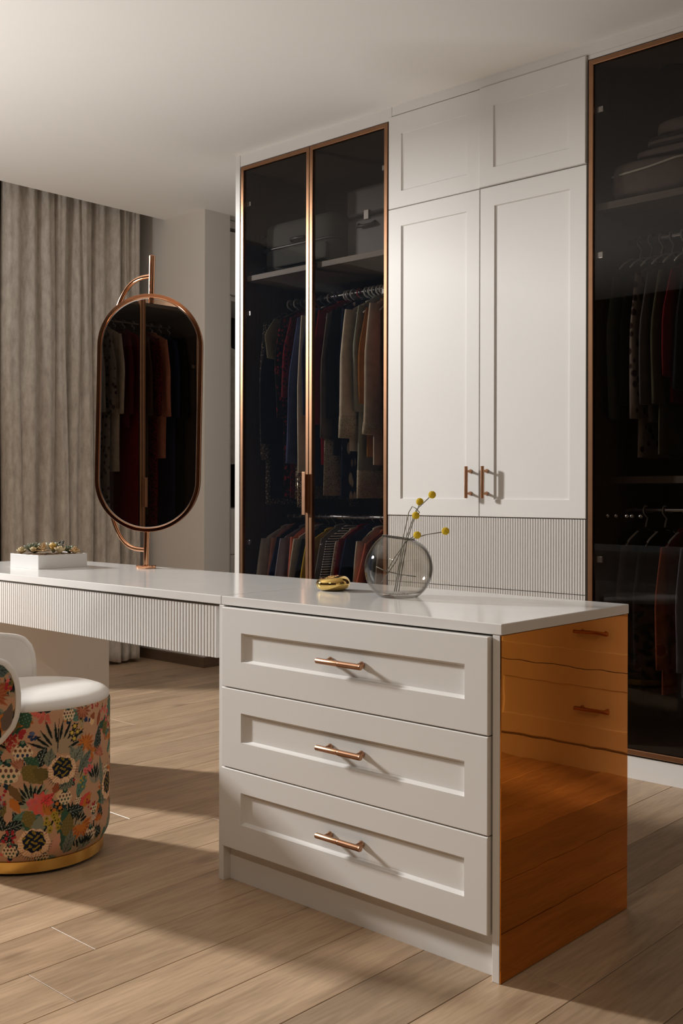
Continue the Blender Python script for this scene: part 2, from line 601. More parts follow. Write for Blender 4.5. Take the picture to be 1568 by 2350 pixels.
def flutes(x0, x1, yf, yb, z0, z1, pitch, depth, duty=0.8):
    """vertical half-round ribs on a backing board"""
    n = max(1, round((x1 - x0) / pitch))
    p = (x1 - x0) / n
    prof = []
    for i in range(n):
        a = x0 + i * p
        w = p * duty
        for k in range(9):
            t = PI * k / 8
            prof.append((a + p / 2 - w / 2 * math.copysign(abs(math.cos(t)) ** 0.6, math.cos(t)), yf + depth - depth * math.sin(t) ** 0.5))
    top = [(x, y, z1) for x, y in prof] + [(x1, yb, z1), (x0, yb, z1)]
    bot = [(x, y, z0) for x, y in prof] + [(x1, yb, z0), (x0, yb, z0)]
    return MB().loft([bot, top])

# ------------------------------------------------------------------ island drawer cabinet
isl = thing('drawer_cabinet', 'white island cabinet with three panelled drawers and an amber mirrored end', 'cabinet', (-1.73, 2.18, 0))
obj('side_panel', MB().box(XR - 0.022, XR - 0.003, YF + 0.001, YB - 0.002, 0, 0.745), PAINT, isl, bevel=0.0012)
obj('side_panel', MB().box(XL, XL + 0.019, YF + 0.001, YB - 0.002, 0, 0.745), PAINT, isl, bevel=0.0012)
obj('back_panel', MB().box(XL + 0.019, XR - 0.022, YB - 0.02, YB - 0.002, 0, 0.745), PAINT, isl)
obj('carcass', MB().box(XL + 0.02, XR - 0.0225, YF + 0.024, YB - 0.022, 0.099, 0.744), DARK, isl)
obj('toe_kick', MB().box(XL + 0.0195, XR - 0.0225, YF + 0.026, YF + 0.044, 0.0, 0.099), PAINT, isl)
e = obj('end_panel', MB().box(XR - 0.003, XR, YF + 0.0015, YB - 0.002, 0.001, 0.745), AMBER, isl, bevel=0.0006, segs=1)
e['label'] = 'glossy amber mirror panel on the right end'
for (z0, z1, a, b) in ((0.529, 0.741, 0.600, 0.677), (0.314, 0.526, 0.387, 0.465), (0.099, 0.311, 0.169, 0.254)):
    d = obj('drawer', shaker(XL + 0.0225, XR - 0.0265, YF - 0.010, YF + 0.022, z0, z1, -2.088, -1.362, a, b, 0.010, 0.0065), PAINT, isl)
    pull(d, (-1.719, 0, (a + b) / 2 + 0.001), (1, 0, 0), 0.146, 0.028, YF - 0.002)

wt = obj('worktop', MB().box(-2.178, XR + 0.002, YF, YB, 0.746, TOP), QUARTZ, None, bevel=0.0018)
tag(wt, 'white quartz worktop on the island drawer cabinet under the glass vase', 'worktop')

# ------------------------------------------------------------------ dressing table
dt = thing('dressing_table', 'long white dressing table with fluted apron joined to the island', 'table', (-3.0, 2.18, 0))
obj('table_top', MB().box(-3.89, -2.1795, YF, YB, 0.746, TOP), QUARTZ, dt, bevel=0.0018)
fa = obj('fluted_apron', flutes(-3.80, -2.203, YF + 0.006, YF + 0.026, 0.598, 0.739, 0.0132, 0.0042, 0.88), PAINT, dt)
fa['kind'] = 'stuff'
obj('drawer_box', MB().box(-3.79, -2.21, YF + 0.028, 2.38, 0.612, 0.7455), PAINT, dt)
obj('leg_slab', MB().box(-3.46, -3.42, YF + 0.035, 2.40, 0, 0.6115), WALLP, dt, bevel=0.001)

# ------------------------------------------------------------------ wardrobes
def glass_door(parent, x0, x1, z0, z1, fwid=0.020):
    y0, y1 = YW, YW + 0.021
    fr = MB()
    def rect(a, b, p, q, y):
        return [(a, y, p), (b, y, p), (b, y, q), (a, y, q)]
    c = 0.002
    fr.loft([rect(x0, x1, z0, z1, y1), rect(x0, x1, z0, z1, y0 + c), rect(x0 + c, x1 - c, z0 + c, z1 - c, y0),
             rect(x0 + fwid - c, x1 - fwid + c, z0 + fwid - c, z1 - fwid + c, y0), rect(x0 + fwid, x1 - fwid, z0 + fwid, z1 - fwid, y0 + c),
             rect(x0 + fwid, x1 - fwid, z0 + fwid, z1 - fwid, y1)], False, True)
    d = obj('door', fr, BRONZE, parent)
    obj('glass_pane', MB().box(x0 + fwid - 0.004, x1 - fwid + 0.004, y0 + 0.008, y0 + 0.013, z0 + fwid - 0.004, z1 - fwid + 0.004), SMOKE, d)
    return d

def wardrobe(label, x0, x1, shelf_z, rails, hand):
    t = thing('wardrobe', label, 'wardrobe', ((x0 + x1) / 2, 3.88, 0))
    f = YW + 0.0235
    obj('side_panel', MB().box(x0, x0 + 0.018, f, 4.20, 0.085, 2.69), WENGE, t)
    obj('side_panel', MB().box(x1 - 0.018, x1, f, 4.20, 0.085, 2.69), WENGE, t)
    obj('back_panel', MB().box(x0 + 0.018, x1 - 0.018, 4.18, 4.20, 0.085, 2.69), WENGE, t)
    obj('top_panel', MB().box(x0 + 0.018, x1 - 0.018, f, 4.18, 2.672, 2.69), WENGE, t)
    obj('bottom_panel', MB().box(x0 + 0.018, x1 - 0.018, f, 4.18, 0.085, 0.110), WENGE, t)
    for zz in shelf_z:
        low = zz < 1.5
        obj('shelf', MB().box(x0 + 0.0185, x1 - 0.0185, f + (0.12 if low else 0.004), 4.179, zz - 0.027, zz), WENGE if low else SHELFW, t, bevel=0.001)
    for zz in rails:
        obj('rail', MB().tube([(x0 + 0.018, 3.87, zz), (x1 - 0.018, 3.87, zz)], 0.0125, 12), CHROME, t, auto=40)
    xm = (x0 + x1) / 2
    for k, (a, b) in enumerate(((x0 + 0.002, xm - 0.0015), (xm + 0.0015, x1 - 0.002))):
        d = glass_door(t, a, b, 0.091, 2.688)
        hx = (a + 0.028) if k == 0 else (b - 0.044)
        for zz in (0.30, 0.80, 1.95, 2.50):
            obj('hinge', MB().box(hx - 0.006, hx + 0.022, YW + 0.0215, YW + 0.034, zz - 0.012, zz + 0.012)
                .box(hx - (0.024 if k == 0 else -0.016), hx + (0.006 if k == 0 else 0.040), YW + 0.028, YW + 0.05, zz - 0.007, zz + 0.007), CHROME, d, bevel=0.002)
        if k == hand:
            q = b - 0.010 if k == 0 else a + 0.010
            h = MB().box(q - 0.013, q + 0.009, YW - 0.022, YW - 0.0165, 0.945, 1.148).box(q - 0.004, q + 0.004, YW - 0.017, YW, 0.955, 1.138)
            hh = obj('handle', h, COPPER, d, bevel=0.0015)
    return t

endp = obj('end_panel_board', MB().box(-4.016, -3.9835, YW - 0.001, 4.235, 0, CZ), PAINT)
tag(endp, 'narrow white end board closing the left side of the wardrobe wall', 'panel')
wl1 = wardrobe('tall wardrobe with two smoked glass doors left of the white doors', -3.981, -3.012, (2.14,), (2.03, 0.93), 0)
wr1 = wardrobe('dark smoked glass wardrobe at the right edge beyond the island', -2.022, -1.053, (2.146, 1.115), (2.045, 0.985), 0)
lamp = MB().lathe([(0.045, 2.668), (0.045, 2.6715)], (-1.80, 3.82, 0), 32)
pl = obj('puck_light', lamp, BLKPLASTIC, wr1, auto=40)
# knobs of the inner drawer of the right wardrobe
for k, xx in enumerate((-1.965, -1.93, -1.885, -1.865, -1.83)):
    obj('knob', MB().ball((xx, YW + 0.055, 0.965), 0.009, 12), CHROME, wr1, True)

def white_unit(label, x0, x1, kind):
    t = thing('cupboard', label, 'cupboard', ((x0 + x1) / 2, 3.88, 0))
    f = YW + 0.0225
    obj('carcass', MB().box(x0, x1, f, 4.20, 0.085, 2.69), PAINT, t)
    xm = (x0 + x1) / 2
    g = 0.0015
    for k, (a, b) in enumerate(((x0 + 0.001, xm - g), (xm + g, x1 - 0.001))):
        if kind == 'main':
            ra, rb = ((-2.935, -2.583), (-2.446, -2.098))[k]
            off = 0.0 if k == 0 else -0.009
            obj('door', shaker(a, b, YW + off, YW + 0.020 + off, 2.3, 2.706, ra, rb, 2.37, 2.622, 0.006, 0.003), PAINT, t)
            d = obj('door', shaker(a, b, YW, YW + 0.020, 0.953, 2.2965, ra, rb, 1.024, 2.217, 0.006, 0.003), PAINT, t)
        else:
            obj('door', shaker(a, b, YW, YW + 0.020, 2.3, 2.706, a + 0.07, b - 0.07, 2.37, 2.63, 0.006, 0.003), PAINT, t)
            d = obj('door', shaker(a, b, YW, YW + 0.020, 0.676, 2.2965, a + 0.07, b - 0.07, 0.75, 2.217, 0.006, 0.003), PAINT, t)
        hx = (b - 0.042) if k == 0 else (a + 0.036)
        pull(d, (hx, 0, 1.094), (0, 0, 1), 0.131, 0.032, YW)
    if kind == 'main':
        for (z0, z1) in ((0.664, 0.9495), (0.378, 0.661), (0.092, 0.375)):
            d = obj('fluted_drawer', flutes(x0 + 0.001, x1 - 0.001, YW + 0.001, YW + 0.020, z0, z1, 0.0117, 0.0050, 0.60), PAINT, t)
            d['kind'] = 'stuff'
    else:
        for (z0, z1, ra, rb) in ((0.387, 0.672, 0.453, 0.60), (0.096, 0.384, 0.168, 0.318)):
            d = obj('drawer', shaker(x0 + 0.001, x1 - 0.001, YW, YW + 0.020, z0, z1, x0 + 0.08, x1 - 0.08, ra, rb, 0.006, 0.003), PAINT, t)
            pull(d, ((x0 + x1) / 2, 0, (z0 + z1) / 2 - 0.005), (1, 0, 0), 0.146, 0.03, YW + 0.006)
    return t
white_unit('white panelled cupboard with copper handles above fluted drawers', -3.008, -2.026, 'main')
white_unit('white cupboard with wide lower drawers mirrored in the amber panel', -1.048, -0.066, 'drawers')

# closet beyond the passage
pc = thing('closet', 'pale closet with an open niche in the passage left of the wardrobes', 'closet', (-5.2, 4.8, 0))
obj('carcass', MB().box(-5.5, -4.972, 4.325, 4.36, 0, 2.745).box(-5.5, -5.47, 4.36, 5.4, 0, 2.745).box(-5.47, -4.972, 4.36, 5.4, 2.70, 2.745)
    .box(-5.47, -4.972, 5.36, 5.4, 0, 2.70).box(-5.47, -4.972, 4.36, 5.36, 2.246, 2.275).box(-5.47, -4.972, 4.36, 5.36, 0.93, 0.95), PAINT, pc)
obj('door', MB().box(-4.970, -4.952, 4.358, 4.86, 2.28, 2.67), PAINT, pc, bevel=0.001)
obj('frame_strip', MB().box(-4.972, -4.955, 4.33, 4.376, 0, 2.275), PAINT, pc)
obj('niche_back', MB().box(-5.469, -5.45, 4.361, 5.359, 0.951, 2.245), DARK, pc)
for (z0, z1) in ((0.666, 0.948), (0.10, 0.662)):
    q = flutes(-0.5, 0.5, 0, 0.02, z0, z1, 0.03, 0.004, 0.9)
    q.rot(Matrix.Translation((-4.952, 4.88, 0)) @ Matrix.Rotation(PI / 2, 4, 'Z'))
    obj('fluted_drawer', q, PAINT, pc)['kind'] = 'stuff'

# ------------------------------------------------------------------ curtains
def curtain(name, label, ys, edge, z0, z1, xb, seed):
    rnd = random.Random(seed)
    ny = 26
    cols = []
    for i in range(len(ys) - 1):
        a, b = ys[i], ys[i + 1]
        d = 0.062 + 0.15 * (b - a)
        sk = rnd.uniform(0.75, 1.3)
        for k in range(ny):
            t = k / ny
            cols.append((a + (b - a) * t, d, t ** sk, i, rnd.random()))
    cols.append((ys[-1], 0.04, 1.0, len(ys) - 2, 0.5))
    P = []
    nz = 64
    for r in range(nz + 1):
        h = r / nz
        z = z0 + (z1 - z0) * h
        row = []
        for (y, d, t, i, q) in cols:
            fall = 1 - h
            ph = i * 2.1
            wg = 0.17 + 0.05 * math.sin(ph)
            bul = 1 - (1 - edge[i]) * math.exp(-(t / wg) ** 1.4) - (1 - edge[i + 1]) * math.exp(-((1 - t) / wg) ** 1.4) + 0.16 * math.sin(PI * t)
            amp = d * (0.72 + 0.28 * fall)
            x = xb + amp * bul
            x += 0.006 * math.sin(3 * PI * t + ph) * bul * (0.4 + 0.6 * math.sin(2.2 * fall + ph) ** 2)
            x += 0.010 * h ** 6 * math.sin(2 * PI * t * 2 + ph)
            x += 0.006 * math.sin(9 * h + ph * 1.7) * bul
            yy = y + 0.018 * (fall - 0.5) * math.sin(ph * 1.3) + 0.006 * math.sin(7 * h + ph)
            if i % 3 == 1:
                yy += 0.018 * max(0, h - 0.35) * (1 - t)
            row.append((x + 0.0 * q, yy, z + 0.006 * math.sin(ph + 5 * t) * (fall ** 8)))
        P.append(row)
    mb = MB().grid(P)
    o = obj(name, mb, LINEN, None, True)
    s = o.modifiers.new('thickness', 'SOLIDIFY')
    s.thickness = 0.002
    return tag(o, label, 'curtain')
curtain('curtain', 'wide greige linen curtain in deep folds beside the white wall', [3.078, 3.185, 3.292, 3.40, 3.488, 3.571, 3.662, 3.756, 3.862, 3.93, 4.01], [0, .7, .35, .3, 0, .65, .2, .5, .05, .5, .1], 0.02, 2.92, -5.43, 3)
curtain('curtain', 'sliver of greige linen curtain cut by the left picture edge', [2.72, 2.82, 2.93, 3.062], [.1, .4, .3, .1], 0.02, 2.92, -5.46, 8)

# ------------------------------------------------------------------ floral print painter
def sr(*c):
    return np.array(lin(*c)[:3])
class Painter:
    def __init__(s, u, v, bgc, seed):
        s.u, s.v = u, v
        s.img = np.zeros((len(v), len(u), 3))
        s.img[:] = bgc
        s.r = np.random.RandomState(seed)
    def win(s, u, v, R):
        i0, i1 = np.searchsorted(s.u, [u - R, u + R])
        j0, j1 = np.searchsorted(s.v, [v - R, v + R])
        if i1 - i0 < 2 or j1 - j0 < 2:
            return None
        U, V = np.meshgrid(s.u[i0:i1] - u, s.v[j0:j1] - v)
        return (slice(j0, j1), slice(i0, i1)), U, V
    def put(s, w, mask, col):
        s.img[w][mask] = col
    def blob(s, u, v, r, col, lob=5, amp=0.12):
        q = s.win(u, v, r * 1.4)
        if not q: return
        w, U, V = q
        a = np.arctan2(V, U)
        s.put(w, np.hypot(U, V) < r * (1 + amp * np.cos(lob * a + s.r.rand() * 6)), col)
    def leaf(s, u, v, L, Wd, ang, col, vein=None, dots=None):
        q = s.win(u, v, L * 1.05)
        if not q: return
        w, U, V = q
        c, n = math.cos(ang), math.sin(ang)
        p, t = U * c + V * n, -U * n + V * c
        x = np.clip(p / L, 0, 1)
        hw = Wd * np.sin(PI * x ** 0.75) * (1 + 0.10 * np.sin(x * 22))
        mk = (p > 0) & (p < L) & (np.abs(t) < hw)
        s.put(w, mk, col)
        if vein is not None:
            s.put(w, mk & ((np.abs(t) < 0.0009) | ((np.mod(p - np.abs(t) * 1.1, 0.011) < 0.0016) & (np.abs(t) < hw * 0.85) & (x > 0.15))), vein)
        if dots is not None:
            s.put(w, mk & (np.hypot(np.mod(p, 0.009) - 0.0045, np.mod(t + 0.004, 0.008) - 0.004) < 0.0011), dots)
    def fern(s, u, v, h, ang, dark, pale, n=9):
        for k in range(n):
            a = ang + (k - (n - 1) / 2) * 0.30
            L = h * (1 - 0.045 * abs(k - (n - 1) / 2)) * (0.8 + 0.3 * s.r.rand())
            s.leaf(u, v, L, 0.010, a, pale)
        for k in range(n):
            a = ang + (k - (n - 1) / 2) * 0.27
            st = s.r.uniform(0.2, 0.5) * h
            s.leaf(u + st * math.cos(a), v + st * math.sin(a), h * 0.55, 0.0038, a, dark)
        s.leaf(u, v, h * 0.9, 0.002, ang, dark)
    def fan(s, u, v, L, ang, c1, c2, n=9, spread=3.4):
        for k in range(n):
            a = ang + (k - (n - 1) / 2) * spread / n
            s.leaf(u, v, L * s.r.uniform(.8, 1.05), L * 0.17, a, c1)
            s.leaf(u + .15 * L * math.cos(a), v + .15 * L * math.sin(a), L * 0.8, L * 0.045, a, c2)
    def peony(s, u, v, R, gold):
        petal, edge, navy = sr(232, 196, 158), sr(166, 100, 62), sr(26, 34, 50)
        for k in range(22):
            a = PI + k * PI / 21
            s.leaf(u, v, R * 1.28, R * 0.05, a, sr(40, 62, 60))
        q = s.win(u, v, R * 1.3)
        if not q: return
        w, U, V = q
        a, d = np.arctan2(V, U), np.hypot(U, V * 1.06)
        out = d < R * (1 + 0.035 * np.cos(11 * a))
        s.put(w, out, petal)
        s.put(w, out & (np.abs(np.sin(a * 15 + d * 60)) < 0.16) & (d > R * 0.5), edge * 1.15)
        s.put(w, out & (np.abs(np.sin(a * 4 + .6)) < 0.07) & (d > R * 0.62), edge * 0.8)
        inn = np.hypot(U, V - R * 0.13) < R * 0.70 * (1 + 0.07 * np.cos(7 * a))
        s.put(w, inn, navy)
        f = np.sin(U * 330 + 2.2 * np.sin(V * 260)) + np.sin(V * 420 + 2.0 * np.sin(U * 210 + 1))
        s.put(w, inn & (f > 0.55), gold)
        s.put(w, inn & (f > 1.45), gold * 0.55)
    def protea(s, u, v, R, c1, c2):
        cream = sr(226, 200, 164)
        s.leaf(u - .1 * R, v - 1.5 * R, R * 0.9, R * 0.35, PI / 2, sr(30, 52, 66))
        q = s.win(u, v, R * 1.2)
        if not q: return
        w, U, V = q
        a, d = np.arctan2(V, U), np.hypot(U * 1.0, V * 1.05)
        mk = d < R * (1 + 0.06 * np.cos(8 * a))
        s.put(w, mk, cream)
        row = np.floor((V + R) / (R * 0.5))
        uu = np.mod(U + (np.mod(row, 2)) * R * 0.24, R * 0.48) - R * 0.24
        vv = np.mod(V + R, R * 0.5) - R * 0.25
        dm = mk & (np.hypot(uu * 1.15, vv * 0.95) < R * 0.17) & (d < R * .92)
        s.put(w, dm & (V > -R * 0.1), c1)
        s.put(w, dm & (V <= -R * 0.1), c2)
        s.blob(u, v + R * 0.95, R * 0.36, sr(34, 66, 62))
        s.blob(u, v + R * 1.1, R * 0.2, sr(112, 134, 108))
    def berries(s, u, v, n, spread, r, col, core=None):
        for k in range(n):
            a, d = s.r.rand() * 2 * PI, spread * math.sqrt(s.r.rand())
            x, y = u + d * math.cos(a), v + d * math.sin(a)
            s.blob(x, y, r * s.r.uniform(.8, 1.15), col * s.r.uniform(0.85, 1.1))
            if core is not None:
                s.blob(x, y, r * 0.35, core)

CORAL, CRIM, TEAL, GREY, OLIVE, BLACKG, ORANGE, RUST, PINK, NAVY, YEL, DKGREEN, MAUVE = (
    sr(212, 108, 92), sr(170, 52, 58), sr(96, 132, 116), sr(132, 136, 118), sr(122, 106, 58), sr(28, 36, 34), sr(196, 118, 52),
    sr(150, 84, 56), sr(214, 108, 106), sr(44, 60, 96), sr(186, 158, 62), sr(58, 92, 70), sr(150, 136, 150))
def random_fill(p, u0, u1, v0, v1, n):
    R = p.r
    for k in range(n):
        u, v, a = R.uniform(u0, u1), R.uniform(v0, v1), R.uniform(0, 2 * PI)
        k2 = R.randint(0, 9)
        if k2 < 3:
            p.leaf(u, v, R.uniform(.05, .09), R.uniform(.010, .018), a, [GREY, TEAL, OLIVE, DKGREEN, sr(110, 120, 112)][R.randint(5)], sr(60, 74, 66))
        elif k2 == 3:
            p.berries(u, v, 7, .02, .0045, [CORAL, CRIM, PINK][R.randint(3)])
        elif k2 == 4:
            p.fan(u, v, R.uniform(.03, .045), a, ORANGE, RUST, 7)
        elif k2 == 5:
            p.fern(u, v, R.uniform(.05, .08), PI / 2 + R.uniform(-.5, .5), BLACKG, sr(170, 150, 120), 7)
        elif k2 == 6:
            p.leaf(u, v, R.uniform(.045, .06), .014, a, BLACKG, sr(110, 120, 110), sr(170, 176, 160))
        elif k2 == 7:
            p.protea(u, v, R.uniform(.015, .02), sr(110, 78, 62), DKGREEN)
        else:
            p.berries(u, v, 9, .022, .003, [YEL, CRIM, MAUVE][R.randint(3)], BLACKG)

def paint_body(u, v):
    p = Painter(u, v, sr(194, 152, 121), 11)
    random_fill(p, u[0], u[-1], 0.04, 0.46, 420)
    # calm peach field where the camera sees it, then the motifs as they sit
    for (a, b, r) in ((.05, .42, .05), (.12, .33, .06), (-.02, .35, .05), (.2, .42, .05), (.03, .27, .05), (.17, .2, .05), (.24, .3, .05)):
        p.blob(a, b, r, sr(194, 152, 121), 6, .2)
    L = p.leaf
    L(-.045, .46, .06, .026, -1.5, OLIVE, None, sr(150, 150, 100)); L(-.02, .455, .05, .020, -1.2, DKGREEN, None, sr(170, 180, 160))
    L(.02, .452, .05, .010, .1, BLACKG, None, sr(150, 160, 150))
    p.berries(.026, .437, 15, .022, .0055, CORAL); p.berries(.05, .428, 5, .012, .005, CORAL)
    p.fern(.075, .335, .105, PI / 2 - .05, BLACKG, sr(172, 150, 122), 10)
    p.protea(.108, .435, .018, sr(110, 74, 66), sr(62, 96, 76))
    p.fan(.155, .440, .032, -1.7, sr(176, 112, 82), sr(120, 70, 52), 9, 4.4)
    for a, b in ((.127, .400), (.118, .383), (.136, .383), (.125, .366)):
        p.blob(a, b, .0085, BLACKG, 6, .25); p.blob(a, b, .0055, YEL * 1.1); p.blob(a, b, .002, sr(220, 190, 120))
    L(.150, .30, .07, .012, 1.65, GREY, sr(70, 80, 70)); L(.135, .30, .055, .013, 2.0, GREY, sr(70, 80, 70))
    p.fan(.165, .345, .036, PI / 2, ORANGE, RUST, 11, 5.6)
    L(.205, .305, .085, .012, 1.35, sr(62, 78, 72), None, None); L(.222, .315, .07, .010, 1.5, BLACKG, sr(110, 120, 110), sr(170, 176, 160))
    L(.215, .385, .05, .008, 1.25, RUST); p.berries(.200, .448, 9, .02, .0035, CRIM); p.berries(.262, .41, 16, .03, .0042, PINK, CRIM)
    L(.190, .392, .026, .010, 1.5, sr(226, 190, 140)); p.blob(.194, .417, .009, RUST, 3, .2)
    p.berries(.172, .41, 7, .010, .0042, NAVY); p.berries(.008, .386, 7, .010, .0042, NAVY); p.blob(.008, .393, .006, sr(92, 104, 136))
    p.berries(-.055, .40, 26, .035, .0045, CRIM); p.berries(-.04, .37, 14, .025, .004, sr(176, 74, 62))
    p.berries(-.02, .395, 4, .01, .007, CRIM)
    p.protea(-.018, .342, .026, sr(118, 82, 58), NAVY); p.protea(-.055, .288, .030, sr(116, 78, 66), sr(72, 92, 72))
    L(.022, .30, .062, .017, 1.2, BLACKG, sr(120, 130, 120), sr(180, 186, 170)); L(.062, .27, .06, .018, 1.2, GREY, sr(60, 78, 80)); L(.05, .30, .05, .016, 1.4, sr(128, 130, 112), sr(60, 78, 80))
    p.fan(-.025, .30, .034, 1.9, sr(178, 122, 96), sr(150, 92, 66), 5, 1.6)
    L(.025, .305, .05, .014, 2.6, DKGREEN, None, sr(130, 150, 120)); L(-.018, .305, .075, .024, -.75, OLIVE, None, sr(150, 140, 90)); L(.05, .27, .05, .018, 2.6, OLIVE * .8)
    L(.12, .30, .06, .016, .9, GREY, sr(56, 66, 60)); L(.14, .272, .075, .014, .85, sr(112, 122, 108), sr(56, 66, 60)); L(.135, .205, .075, .015, 1.05, TEAL, sr(56, 76, 74)); L(.12, .26, .05, .02, -2.6, GREY * .8, sr(50, 60, 50))
    p.berries(.180, .274, 14, .022, .0062, PINK, CRIM)
    p.fan(.196, .315, .020, PI / 2, ORANGE, RUST, 5, 2.2); p.fan(.222, .30, .03, 1.2, sr(190, 120, 96), RUST, 8, 3); p.fern(.208, .225, .06, PI / 2, BLACKG, sr(150, 140, 120), 6)
    L(.24, .21, .09, .012, 1.7, GREY, sr(70, 80, 70)); L(.25, .15, .07, .010, 1.8, GREY, sr(70, 80, 70))
    p.peony(.090, .286, .041, YEL * .62); p.peony(.286, .20, .045, YEL * .6)
    p.fern(.006, .20, .07, 1.9, BLACKG, sr(150, 150, 124), 9); L(-.055, .255, .06, .012, -.9, sr(120, 92, 58)); L(-.05, .22, .05, .012, -1.0, ORANGE)
    for k in range(9):
        a = k * 2 * PI / 9
        L(.030, .200, .036, .012, a, CORAL if k % 2 else sr(224, 96, 84))
    p.berries(.012, .205, 8, .016, .0055, PINK); L(.03, .20, .045, .012, .6, sr(226, 76, 74), sr(110, 60, 50)); p.fan(.042, .17, .034, 1.0, ORANGE, RUST, 6, 1.8)
    L(.066, .225, .03, .010, 1.2, RUST); L(.07, .215, .04, .012, .2, sr(216, 180, 132)); p.protea(.097, .208, .020, sr(108, 74, 64), sr(66, 92, 78)); p.protea(.140, .192, .012, sr(90, 70, 60), sr(60, 80, 66))
    for a, b in ((.074, .195), (.083, .182), (.066, .178)):
        p.blob(a, b, .009, BLACKG, 5, .25); p.blob(a, b, .0055, ORANGE)
    L(.145, .175, .05, .012, .7, sr(214, 84, 76)); L(.155, .168, .05, .010, .8, ORANGE); p.berries(.185, .175, 12, .022, .0035, CRIM); p.berries(.16, .24, 10, .02, .003, YEL)
    L(.10, .165, .06, .017, .05, BLACKG, sr(110, 120, 112), sr(180, 186, 174)); L(.095, .135, .045, .013, 1.5, DKGREEN)
    L(-.065, .135, .06, .016, .35, BLACKG, sr(120, 130, 120), sr(180, 186, 174)); L(-.02, .16, .06, .020, -.4, DKGREEN, None, sr(130, 150, 120)); L(-.01, .185, .06, .018, -1.2, OLIVE, None, sr(150, 140, 90)); L(.02, .12, .05, .018, 1.4, GREY)
    p.berries(.06, .147, 16, .026, .0068, YEL * .95, sr(70, 74, 30)); L(.100, .10, .065, .020, 1.4, OLIVE * .95, None, sr(150, 140, 90)); L(.125, .08, .05, .012, 1.2, GREY, sr(60, 70, 64))
    p.fan(.150, .120, .042, -PI / 2 + .3, ORANGE, RUST, 9, 3.6); p.protea(.185, .085, .022, sr(108, 76, 64), sr(66, 92, 78)); p.protea(.20, .13, .010, NAVY, MAUVE)
    p.fan(.222, .115, .025, PI / 2, ORANGE, CRIM, 6, 3); p.fern(.165, .05, .05, 1.5, BLACKG, sr(130, 130, 112), 6); L(.10, .05, .07, .016, 1.3, GREY * .8, sr(60, 70, 64)); L(.06, .06, .06, .014, 1.2, sr(206, 150, 124))
    p.peony(.012, .094, .043, YEL * .7)
    p.protea(-.052, .075, .020, sr(90, 70, 60), sr(60, 80, 66)); p.berries(-.05, .11, 12, .022, .004, CRIM)
    return p.img

def print_object(name, P, img, parent):
    """dense grid of points with the flat print stored as a colour attribute"""
    r, c = P.shape[:2]
    me = bpy.data.meshes.new(name)
    n = r * c
    me.vertices.add(n)
    me.vertices.foreach_set('co', P.reshape(-1).astype(np.float32))
    ii, jj = np.meshgrid(np.arange(r - 1), np.arange(c - 1), indexing='ij')
    q = np.stack([ii * c + jj, ii * c + jj + 1, (ii + 1) * c + jj + 1, (ii + 1) * c + jj], -1).reshape(-1)
    nf = (r - 1) * (c - 1)
    me.loops.add(nf * 4)
    me.polygons.add(nf)
    me.loops.foreach_set('vertex_index', q.astype(np.int32))
    me.polygons.foreach_set('loop_start', np.arange(0, nf * 4, 4, dtype=np.int32))
    me.update(calc_edges=True)
    me.validate()
    at = me.color_attributes.new('print', 'FLOAT_COLOR', 'POINT')
    rgba = np.ones((n, 4), np.float32)
    rgba[:, :3] = img.reshape(-1, 3)
    at.data.foreach_set('color', rgba.reshape(-1))
    me.shade_smooth()
    me.materials.append(PRINT)
    o = bpy.data.objects.new(name, me)
    COL.objects.link(o)
    o.parent = parent
    o.matrix_parent_inverse = Matrix.Translation(parent.location).inverted()
    return o

# ------------------------------------------------------------------ stool
SX, SY, SR = -2.76, 1.66, 0.230
st = thing('tub_chair', 'round tub chair in botanical print with cream seat and gold base', 'chair', (SX, SY, 0))
obj('plinth', MB().lathe([(0.195, 0.0), (0.195, 0.008)], (SX, SY, 0), 64), BLKPLASTIC, st, auto=40)
obj('base_ring', MB().lathe([(0.209, 0.008), (0.212, 0.010), (0.212, 0.040), (0.209, 0.042)], (SX, SY, 0), 128), BRASS, st, auto=30)
th0 = math.atan2(-SY, -SX)
uu = np.arange(-PI, PI + 0.004, 0.0064) * SR
vv = np.arange(0.042, 0.4525, 0.0015)
img = paint_body(uu, vv)
rad = SR - 0.020 * np.clip((0.095 - vv) / 0.053, 0, 1) ** 2.2 - 0.004 * np.clip((vv - 0.44) / 0.012, 0, 1) ** 2
TH = uu / SR + th0
P = np.stack([SX + rad[:, None] * np.cos(TH)[None], SY + rad[:, None] * np.sin(TH)[None], np.repeat(vv[:, None], len(uu), 1)], -1)
print_object('body', P, img, st)
obj('seat_cushion', MB().lathe([(0.001, 0.446), (0.215, 0.446), (0.226, 0.449), (0.2285, 0.455), (0.226, 0.463), (0.217, 0.471), (0.200, 0.477), (0.17, 0.481), (0.10, 0.4825), (0.001, 0.483)], (SX, SY, 0), 96), VELVET, st, True)
# curved backrest, opening towards image right
fl_ = Vector((SX, SY, 0)).normalized()          # away from the camera
rl_ = Vector((fl_.y, -fl_.x, 0))
def zt(a): return np.interp(a, [0, .003, .012, .03, .05, .10, .2], [.505, .535, .563, .584, .592, .600, .602])
def zb(a): return np.interp(a, [0, .003, .014, .043, .08, .14, .25], [.475, .45, .42, .385, .362, .345, .335])
RM = 0.2465
phi0, phi1 = math.radians(88), math.radians(262)
LEN = (phi1 - phi0) * RM
def bpt(r, s, z):
    f = phi0 + s / RM
    d = rl_ * math.cos(f) + fl_ * math.sin(f)
    return (SX + r * d.x, SY + r * d.y, z)
ss = np.arange(0, LEN, 0.0017)
aa = np.minimum(ss, LEN - ss)
tt = np.linspace(0, 1, 165)
Zg = zb(aa)[None] * (1 - tt[:, None]) + zt(aa)[None] * tt[:, None]
vmap = np.arange(0.32, 0.62, 0.0015)
